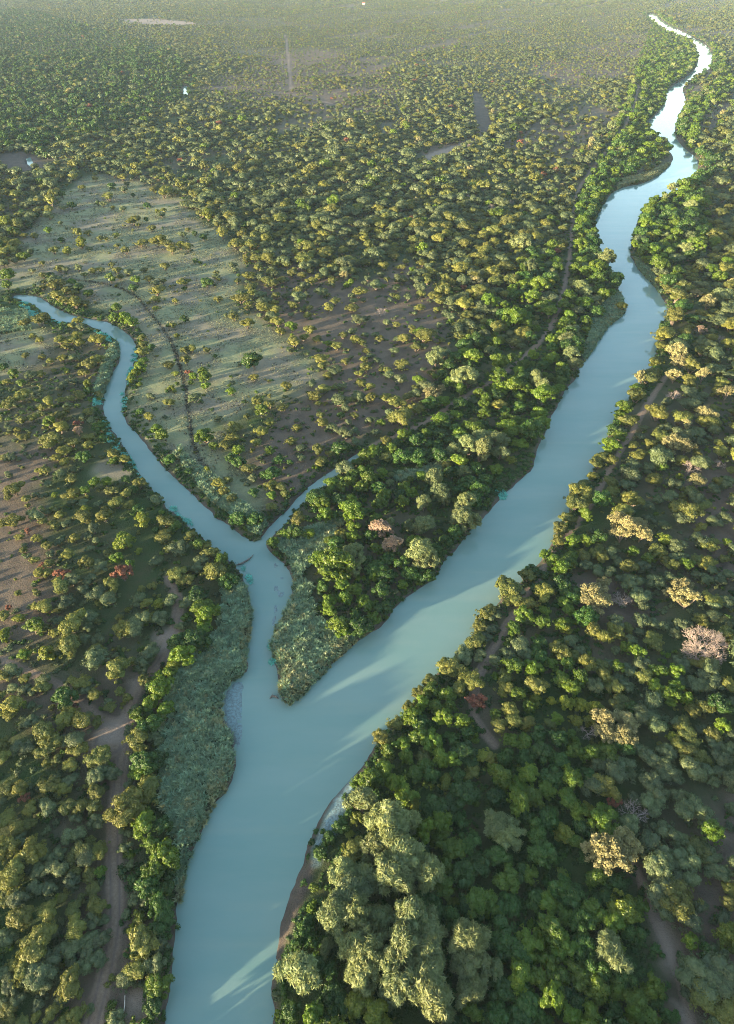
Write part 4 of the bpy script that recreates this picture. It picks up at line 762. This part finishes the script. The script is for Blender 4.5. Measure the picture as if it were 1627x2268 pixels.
# ---------------------------------------------------------------- scatter objects
def scatter(name, xs, ys, zs, sc, pi, protos, label, cat):
    """one object; its points carry the plants"""
    col = bpy.data.collections.new(name+'_sources')
    for i, me in enumerate(protos):
        o = bpy.data.objects.new(f'{name}_source_{i:02d}', me); col.objects.link(o)
    me = bpy.data.meshes.new(name); n = len(xs); me.vertices.add(n)
    me.vertices.foreach_set('co', np.stack([xs, ys, zs], 1).astype(np.float32).ravel())
    a = me.attributes.new('size', 'FLOAT_VECTOR', 'POINT')
    s3 = np.stack([sc*rng.uniform(.88,1.12,n), sc*rng.uniform(.88,1.12,n), sc*rng.uniform(.82,1.15,n)], 1); a.data.foreach_set('vector', s3.astype(np.float32).ravel())
    a = me.attributes.new('turn', 'FLOAT_VECTOR', 'POINT')
    r3 = np.zeros((n,3)); r3[:,2] = rng.uniform(0, 6.283, n); a.data.foreach_set('vector', r3.astype(np.float32).ravel())
    a = me.attributes.new('pick', 'INT', 'POINT'); a.data.foreach_set('value', pi.astype(np.int32))
    o = link(name, me, label, cat, kind='stuff')
    ng = bpy.data.node_groups.new(name, 'GeometryNodeTree')
    ng.interface.new_socket('Geometry', in_out='INPUT', socket_type='NodeSocketGeometry'); ng.interface.new_socket('Geometry', in_out='OUTPUT', socket_type='NodeSocketGeometry')
    gi = ng.nodes.new('NodeGroupInput'); go = ng.nodes.new('NodeGroupOutput')
    mp = ng.nodes.new('GeometryNodeMeshToPoints'); ip = ng.nodes.new('GeometryNodeInstanceOnPoints'); ci = ng.nodes.new('GeometryNodeCollectionInfo')
    ci.inputs['Collection'].default_value = col; ci.inputs['Separate Children'].default_value = True; ci.inputs['Reset Children'].default_value = True
    def na(n_, t): 
        q = ng.nodes.new('GeometryNodeInputNamedAttribute'); q.data_type = t; q.inputs['Name'].default_value = n_; return q.outputs['Attribute']
    L_ = ng.links.new
    L_(gi.outputs[0], mp.inputs[0]); L_(mp.outputs[0], ip.inputs['Points']); L_(ci.outputs[0], ip.inputs['Instance'])
    ip.inputs['Pick Instance'].default_value = True
    L_(na('pick', 'INT'), ip.inputs['Instance Index']); L_(na('size', 'FLOAT_VECTOR'), ip.inputs['Scale'])
    er = ng.nodes.new('FunctionNodeEulerToRotation'); L_(na('turn', 'FLOAT_VECTOR'), er.inputs[0]); L_(er.outputs[0], ip.inputs['Rotation'])
    L_(ip.outputs[0], go.inputs[0])
    md = o.modifiers.new('scatter', 'NODES'); md.node_group = ng
    return o
def far_proto(k, i, lod):
    mb, L = make_crown(k, i+20, lod); nb = sum(len(f) for f in mb.F3)+sum(len(f) for f in mb.F4)
    tb = MB(); make_trunk(tb, k, L, np.random.default_rng(i), 3)
    f3 = np.concatenate(mb.F3); f4 = np.concatenate(mb.F4); t4 = np.concatenate(tb.F4)+mb.n
    V = np.concatenate(mb.V+tb.V)
    mi = np.concatenate([np.zeros(len(f3)), np.zeros(len(f4)), np.ones(len(t4))])
    return mesh_from(f'wood_{k}{i}_{lod}', V, [f3, f4, t4], [LEAF[k], BARK], mi)
_, fv, fzc = proj(fx, fy, 1.0)
fz = zland(fx, fy)
WOOD = {'thorn_woodland': ('os', 'dense olive and grey-green thorn woodland covering the plain', 'woodland'),
        'riverside_forest': ('gdwk', 'dense green forest belt lining the river banks', 'forest'),
        'scattered_dry_trees': ('rp', 'small dry and pale trees scattered far through the bush', 'trees')}
for name, (kinds, lab, cat) in WOOD.items():
    m = np.isin(fk, list(kinds))
    protos = []; base = {}
    for k in kinds:
        for lod in (0, 1):
            base[k, lod] = len(protos); nv = 5 if k in 'osgd' else 3
            for i in range(nv): protos.append(far_proto(k, i, lod))
    pi = np.zeros(m.sum(), int); kf = fk[m]; zz = fzc[m]
    for k in kinds:
        nv = 5 if k in 'osgd' else 3
        for lod in (0, 1):
            q = (kf == k) & ((zz > 520) == bool(lod)); pi[q] = base[k, lod]+rng.integers(0, nv, q.sum())
    scatter(name, fx[m], fy[m], fz[m], fr[m], pi, protos, lab, cat)
# undergrowth: low bushes
def bush_mesh(k, i, n=5, m=34, size=.22):
    r = np.random.default_rng(500+i); mb = MB()
    for q in range(n):
        rad = r.uniform(.35,.6); c = np.array([r.normal()*.42, r.normal()*.42, rad*.55]); rv = np.array([rad,rad,rad*.8])
        lobe_core(mb, r, c, rv, 1, .85); leaves(mb, r, c, rv, m, size, .6, 1.3)
    return mb.mesh(f'bush_{k}{i}', [LEAF[k]])
yb2 = float(unproj(PW/2, 420, 0)[1])
X, Y = cand(2.7, y_bot, yb2, .5); u, v, zc = proj(X, Y, 1.0); d_w = water_dist(X, Y)
belt = maxsoft(X, Y, BELT, feather=4, noise=6); clear = maxsoft(X, Y, CLEARW, feather=5, noise=8); soil = maxsoft(X, Y, SOILW, feather=7, noise=14)
reed = maxsoft(X, Y, REEDW, feather=1, noise=1); sand = maxsoft(X, Y, SANDW, feather=2, noise=3); n1 = fbm(X, Y, 22, 61)
p = .55+(n1-.5)*1.4; p = np.where(soil > .5, p*.5, p); p = np.where(clear > .4, .03, p); p = np.maximum(p, belt*.8)
p = np.where((d_w > .8) & (d_w < 6), np.maximum(p, .75), p)
p = p*(1-reed)*(1-sand); p = np.where(track_d(X, Y) < .1, 0, p); p = np.where(d_w < .5, 0, p)
k_ = (rng.uniform(size=len(X)) < p) & (np.hypot(X-lc[0], Y-lc[1]) > 5)
X, Y, belt, d_w, v = X[k_], Y[k_], belt[k_], d_w[k_], v[k_]
bsc = rng.uniform(.6, 1.35, len(X))*np.where(belt > .5, 1.25, 1)
protos = [bush_mesh('s', i) for i in range(3)]+[bush_mesh('d', i+3) for i in range(3)]+[bush_mesh('o', i+6) for i in range(2)]+[bush_mesh('g', i+8) for i in range(2)]
q = rng.uniform(size=len(X)); pi = np.where(q < .5, rng.integers(0,3,len(X)), np.where(q < .78, rng.integers(3,6,len(X)), np.where(q < .92, rng.integers(6,8,len(X)), rng.integers(8,10,len(X)))))
bb = (belt > .4) | (d_w < 8); pi = np.where(bb & (q < .85), rng.integers(3,6,len(X)), pi); pi = np.where(bb & (q >= .85), rng.integers(8,10,len(X)), pi)
scatter('undergrowth', X, Y, zland(X, Y)-.1, bsc, pi, protos, 'low undergrowth bushes filling the gaps between the trees', 'undergrowth')
print('bushes', len(X))
X, Y = cand(1.45, y_bot, yb2, .5); d_w = water_dist(X, Y); k_ = (d_w > .25) & (d_w < 3.6); X, Y, d_w = X[k_], Y[k_], d_w[k_]
reed = maxsoft(X, Y, REEDW, feather=1, noise=1); sh = np.full(len(X), 9.0)
for P_, _k in SHOALW: sh = np.minimum(sh, sdist(X, Y, P_))
k_ = (reed < .5) & (sh > .8) & (rng.uniform(size=len(X)) < .8) & (fbm(X, Y, 9, 66) > .36); X, Y = X[k_], Y[k_]
scatter('bank_scrub', X, Y, zland(X, Y)-.1, rng.uniform(.55,1.15,len(X)), rng.integers(0,6,len(X)), [bush_mesh('s', 40+i) for i in range(2)]+[bush_mesh('d', 43+i) for i in range(4)], 'dense low scrub hanging over the river banks', 'scrub')
# reeds
def reed_mesh(i, key, nb=46, lean=.75, wid=.05):
    r = np.random.default_rng(700+i); mb = MB()
    for _ in range(nb):
        a = r.uniform(0, 6.28); l = r.uniform(.6, 1.1); ln = r.uniform(.15, lean); d = np.array([math.cos(a), math.sin(a), 0]); s = np.array([-d[1], d[0], 0])*wid
        p0 = d*r.uniform(0,.15); p1 = p0+d*l*ln*.35+np.array([0,0,l*.62]); p2 = p0+d*l*ln*.9+np.array([0,0,l*(.95-.35*ln)])
        mb.add([p0-s*.6, p0+s*.6, p1-s, p1+s, p2], [[2,3,4]], [[0,1,3,2]])
    return mb.mesh(f'reed_{key}{i}', [LEAF[key]])
def fill_poly(polys, spacing, edge=.3, nz=0.8, seed=1):
    X = []; Y = []
    for P in polys:
        x0, y0 = P.min(0)-1; x1, y1 = P.max(0)+1
        gx_, gy_ = np.meshgrid(np.arange(x0, x1, spacing), np.arange(y0, y1, spacing)); a, b_ = gx_.ravel(), gy_.ravel()
        a = a+rng.uniform(-.5,.5,len(a))*spacing; b_ = b_+rng.uniform(-.5,.5,len(a))*spacing
        k__ = sdist(a, b_, P)+(fbm(a, b_, 3.5, seed)-.5)*2*nz < edge
        X.append(a[k__]); Y.append(b_[k__])
    return np.concatenate(X), np.concatenate(Y)
X, Y = fill_poly(REEDW, .82); d_w = water_dist(X, Y); k_ = (d_w > -.4) & (track_d(X, Y) > 0)
X, Y = X[k_], Y[k_]
ok = spatial_ok(X, Y, np.full(len(X), .1), TA[:,0], TA[:,1], TA[:,2], .45); X, Y = X[ok], Y[ok]
u, v, zc = proj(X, Y, 1)
dry = np.clip((fbm(X, Y, 7, 77)-.54)*9, 0, 1)*np.where((v > 1180) & (u > 590) | (d_w[k_][ok] < 2), 1, .35)
tip = np.clip(1-np.abs(sdist(X, Y, WPOLY))/6, 0, 1)*((u > 600) & (v > 1350))
pr = rng.uniform(size=len(X)); pi = np.where(pr < np.maximum(np.maximum(dry*.6, tip*.5), .8*(v < 450))+.04, rng.integers(4,6,len(X)), rng.integers(0,4,len(X)))
scatter('reed_bed', X, Y, zland(X, Y)-.05, rng.uniform(1.3, 2.2, len(X))*(.7+.7*fbm(X, Y, 6, 33)), pi, [reed_mesh(i, 'reed') for i in range(4)]+[reed_mesh(4+i, 'reeddry') for i in range(2)], 'blue-green reeds lining the banks and covering the river point', 'reeds')
print('reeds', len(X))
# water plants
X, Y = fill_poly(PLANTW, .55, .2, 1.4, 5)
gp = fbm(X, Y, 2.4, 90) > .42; X, Y = X[gp], Y[gp]
def pad_mesh(i):
    r = np.random.default_rng(800+i); mb = MB()
    for q_ in range(16):
        a = r.uniform(0,6.28); d = math.sqrt(r.uniform())*.75; c_ = np.array([math.cos(a)*d, math.sin(a)*d, r.uniform(.03,.4)]); s_ = r.uniform(.12,.26); an = np.arange(6)/6*6.28+a
        t_ = r.normal(size=2)*.35; V = [c_]+[c_+np.array([math.cos(b_)*s_, math.sin(b_)*s_, (math.cos(b_)*t_[0]+math.sin(b_)*t_[1])*s_]) for b_ in an]
        mb.add(V, [[0,j+1,(j+1)%6+1] for j in range(6)])
    return mb.mesh(f'pad_{i}', [LEAF['plant']])
zz = np.maximum(zland(X, Y), 0.02)
scatter('water_plants', X, Y, zz, rng.uniform(.5,1.0,len(X)), rng.integers(0,3,len(X)), [pad_mesh(i) for i in range(3)], 'turquoise floating water plants fringing the stream and point', 'water plants')
# tussocks on the cattle path, and grass tufts on the clearing
P = DITCH; seg = np.diff(P, axis=0); sl = np.hypot(seg[:,0], seg[:,1]); X = []; Y = []
for (a, s_, l_) in zip(P[:-1], seg, sl):
    n_ = max(1, int(l_*2.2)); t_ = rng.uniform(size=n_); pp = a+np.outer(t_, s_)+rng.normal(size=(n_,2))*.45; X.append(pp[:,0]); Y.append(pp[:,1])
X = np.concatenate(X); Y = np.concatenate(Y)
k_ = fbm(X, Y, 5, 4) > .42; X, Y = X[k_], Y[k_]
scatter('tussock_grass', X, Y, zland(X, Y)-.2, rng.uniform(.5,1.1,len(X)), rng.integers(0,2,len(X)), [reed_mesh(20+i, 'tuss', 30, 1.0, .07) for i in range(2)], 'dark tussocks growing along the sunken cattle path', 'tussocks')
X, Y = fill_poly(CLEARW[:2], 1.15, 0, 2.0, 6); k_ = (fbm(X, Y, 6, 15) > .46) & (water_dist(X, Y) > 1.5); X, Y = X[k_], Y[k_]
LEAF['hay'] = leaf_material('grass_leaf', (.21,.235,.14), (.26,.26,.155), (.17,.19,.11), .3, .7, 1.0)
scatter('clearing_grass', X, Y, zland(X, Y)-.05, rng.uniform(.35,.85,len(X)), rng.choice(4, len(X), p=[.44,.44,.06,.06]), [reed_mesh(30+i, 'hay', 22, 1.1, .07) for i in range(2)]+[reed_mesh(40+i, 'tuss', 22, 1.1, .08) for i in range(2)], 'pale tufted grass covering the open clearing', 'grass')
# ---------------------------------------------------------------- single small things
def wood(name, pts, radii, m, label, cat, extra=()):
    mb = MB()
    for (a, b_), r0, r1 in zip(zip(pts[:-1], pts[1:]), radii[:-1], radii[1:]): limb(mb, a, b_, r0, r1, 8)
    for a, b_, r0, r1 in extra: limb(mb, a, b_, r0, r1, 6)
    me = mb.mesh(name, [m], True); return link(name, me, label, cat)
def P3(u, v, z): x, y = unproj(u, v, z); return (float(x), float(y), z)
pts = [P3(521,1252,.30), P3(530,1250,.38), P3(541,1245,.35), P3(551,1239,.32), P3(558,1233,.30), P3(562,1228,.22)]
wood('driftwood_log', pts, [.10,.26,.30,.24,.14,.05], DARKW, 'curved dark driftwood log lying across the stream mouth', 'driftwood',
     [(pts[1], P3(527,1244,.8), .10, .03), (pts[2], P3(538,1252,.5), .09, .02), (pts[3], P3(549,1232,.7), .08, .02), (pts[0], P3(517,1258,.4), .09, .03)])
x0 = unproj(278, 2205, 1.1); x1 = unproj(274, 2250, 1.1)
z0 = float(zland(x0[0], x0[1])[0])+.12; z1 = float(zland(x1[0], x1[1])[0])+.12
xm = (float((x0[0]+x1[0])/2)+.12, float((x0[1]+x1[1])/2), (z0+z1)/2+.05)
wood('fallen_pole', [(float(x0[0]),float(x0[1]),z0), xm, (float(x1[0]),float(x1[1]),z1)], [.07,.09,.06], PALEW, 'straight pale fallen pole lying on bare sand by the track', 'fallen pole')
# snag on the reedy point's shoal
q0 = P3(598,1547,.15)
wood('sunken_snag', [q0, P3(604,1541,.3), P3(612,1543,.32), P3(618,1548,.15)], [.12,.3,.26,.08], DARKW, 'dark lump of sunken wood off the tip of the reedy point', 'sunken wood', [(P3(606,1542,.3), P3(603,1536,.8), .1, .03), (P3(612,1543,.3), P3(617,1537,.6), .09, .03)])
# far hut with red roof
def box(mb, x0, x1, y0, y1, z0, z1):
    V = [(a, b_, c_) for c_ in (z0, z1) for b_ in (y0, y1) for a in (x0, x1)]
    mb.add(V, None, [[0,2,3,1],[4,5,7,6],[0,1,5,4],[2,6,7,3],[0,4,6,2],[1,3,7,5]])
hx, hy = unproj(806, 11, 2.0); hut = link('farm_hut', None, 'tiny white hut with red roof alone in the far bush', 'hut', loc=(float(hx), float(hy), float(zland(hx, hy)[0])+3.2))
WHITE = simple_material('whitewash', (.5,.48,.44), (.42,.40,.37), 1); RED = simple_material('red_roof', (.45,.10,.06), (.35,.08,.05), 1); DK = simple_material('dark_opening', (.03,.03,.03), (.05,.05,.05), 1)
mb = MB(); box(mb, -4, 4, -3, 3, -3.6, 3); link('wall', mb.mesh('hut_wall', [WHITE]), parent=hut)
mb = MB(); mb.add([(-4.6,-3.6,2.9),(4.6,-3.6,2.9),(4.6,3.6,2.9),(-4.6,3.6,2.9),(-4.6,0,5.2),(4.6,0,5.2)], [[0,4,3],[1,2,5]], [[0,1,5,4],[3,4,5,2],[0,3,2,1]]); link('roof', mb.mesh('hut_roof', [RED]), parent=hut)
mb = MB(); box(mb, -.6, .6, -3.05, -2.98, -3.2, -.8); link('door', mb.mesh('hut_door', [DK]), parent=hut)
mb = MB(); box(mb, 1.6, 2.8, -3.05, -2.98, -1.6, -.4); link('window', mb.mesh('hut_window', [DK]), parent=hut)
# ---------------------------------------------------------------- haze
HAZE_DENS = 0.000036
hz = MB(); box(hz, -4200, 4200, -500, 4300, -2.6, 175); hm, nt = mat('haze_air')
pv = nt.nodes.new('ShaderNodeVolumePrincipled'); pv.inputs['Color'].default_value = (.56,.76,1,1); pv.inputs['Density'].default_value = HAZE_DENS; pv.inputs['Anisotropy'].default_value = .0
o = nt.nodes.new('ShaderNodeOutputMaterial'); nt.links.new(pv.outputs[0], o.inputs['Volume'])
link('haze', hz.mesh('haze', [hm]), 'thin morning haze over the bush', 'haze', kind='stuff')
# ---------------------------------------------------------------- light
SUN_EL = math.radians(5.5); az = math.radians(33)
to_sun = np.array([-math.cos(az)*math.cos(SUN_EL), -math.sin(az)*math.cos(SUN_EL), math.sin(SUN_EL)])
from mathutils import Vector
ld = bpy.data.lights.new('sun', 'SUN'); ld.energy = 4.5; ld.angle = math.radians(1.0); ld.color = (1, .80, .52)
lo = bpy.data.objects.new('sun', ld); C.objects.link(lo); lo.rotation_euler = Vector(to_sun).to_track_quat('Z', 'Y').to_euler(); lo.location = (-300,-200,300)
w = bpy.data.worlds.new('World'); bpy.context.scene.world = w; w.use_nodes = True; nt = w.node_tree
bg = nt.nodes['Background']; sky = nt.nodes.new('ShaderNodeTexSky'); sky.sky_type = 'NISHITA'; sky.sun_disc = False
sky.sun_elevation = SUN_EL; sky.sun_rotation = math.atan2(to_sun[0], to_sun[1]); sky.air_density = 1.0; sky.dust_density = 1.5; sky.altitude = 800
nt.links.new(sky.outputs[0], bg.inputs[0]); bg.inputs[1].default_value = .15
# ---------------------------------------------------------------- camera
cd = bpy.data.cameras.new('camera'); cam = bpy.data.objects.new('camera', cd); C.objects.link(cam)
cd.sensor_fit = 'VERTICAL'; cd.sensor_height = 36; cd.lens = 24; cd.clip_end = 40000; cd.clip_start = 1
cam.location = (0, 0, CH); cam.rotation_euler = (math.pi/2-PITCH, 0, 0)
sc = bpy.context.scene; sc.camera = cam; sc.cycles.filter_width = 1.0
sc.render.engine = 'CYCLES'
sc.view_settings.view_transform = 'Standard'; sc.view_settings.look = 'None'; sc.view_settings.exposure = 2.66; sc.view_settings.gamma = 1
sc.cycles.max_bounces = 5; sc.cycles.diffuse_bounces = 3; sc.cycles.glossy_bounces = 2; sc.cycles.transmission_bounces = 3; sc.cycles.volume_bounces = 0; sc.cycles.transparent_max_bounces = 4
sc.cycles.use_denoising = True; sc.cycles.denoising_prefilter = 'NONE'
try: sc.cycles.denoiser = 'OPENIMAGEDENOISE'
except Exception: pass
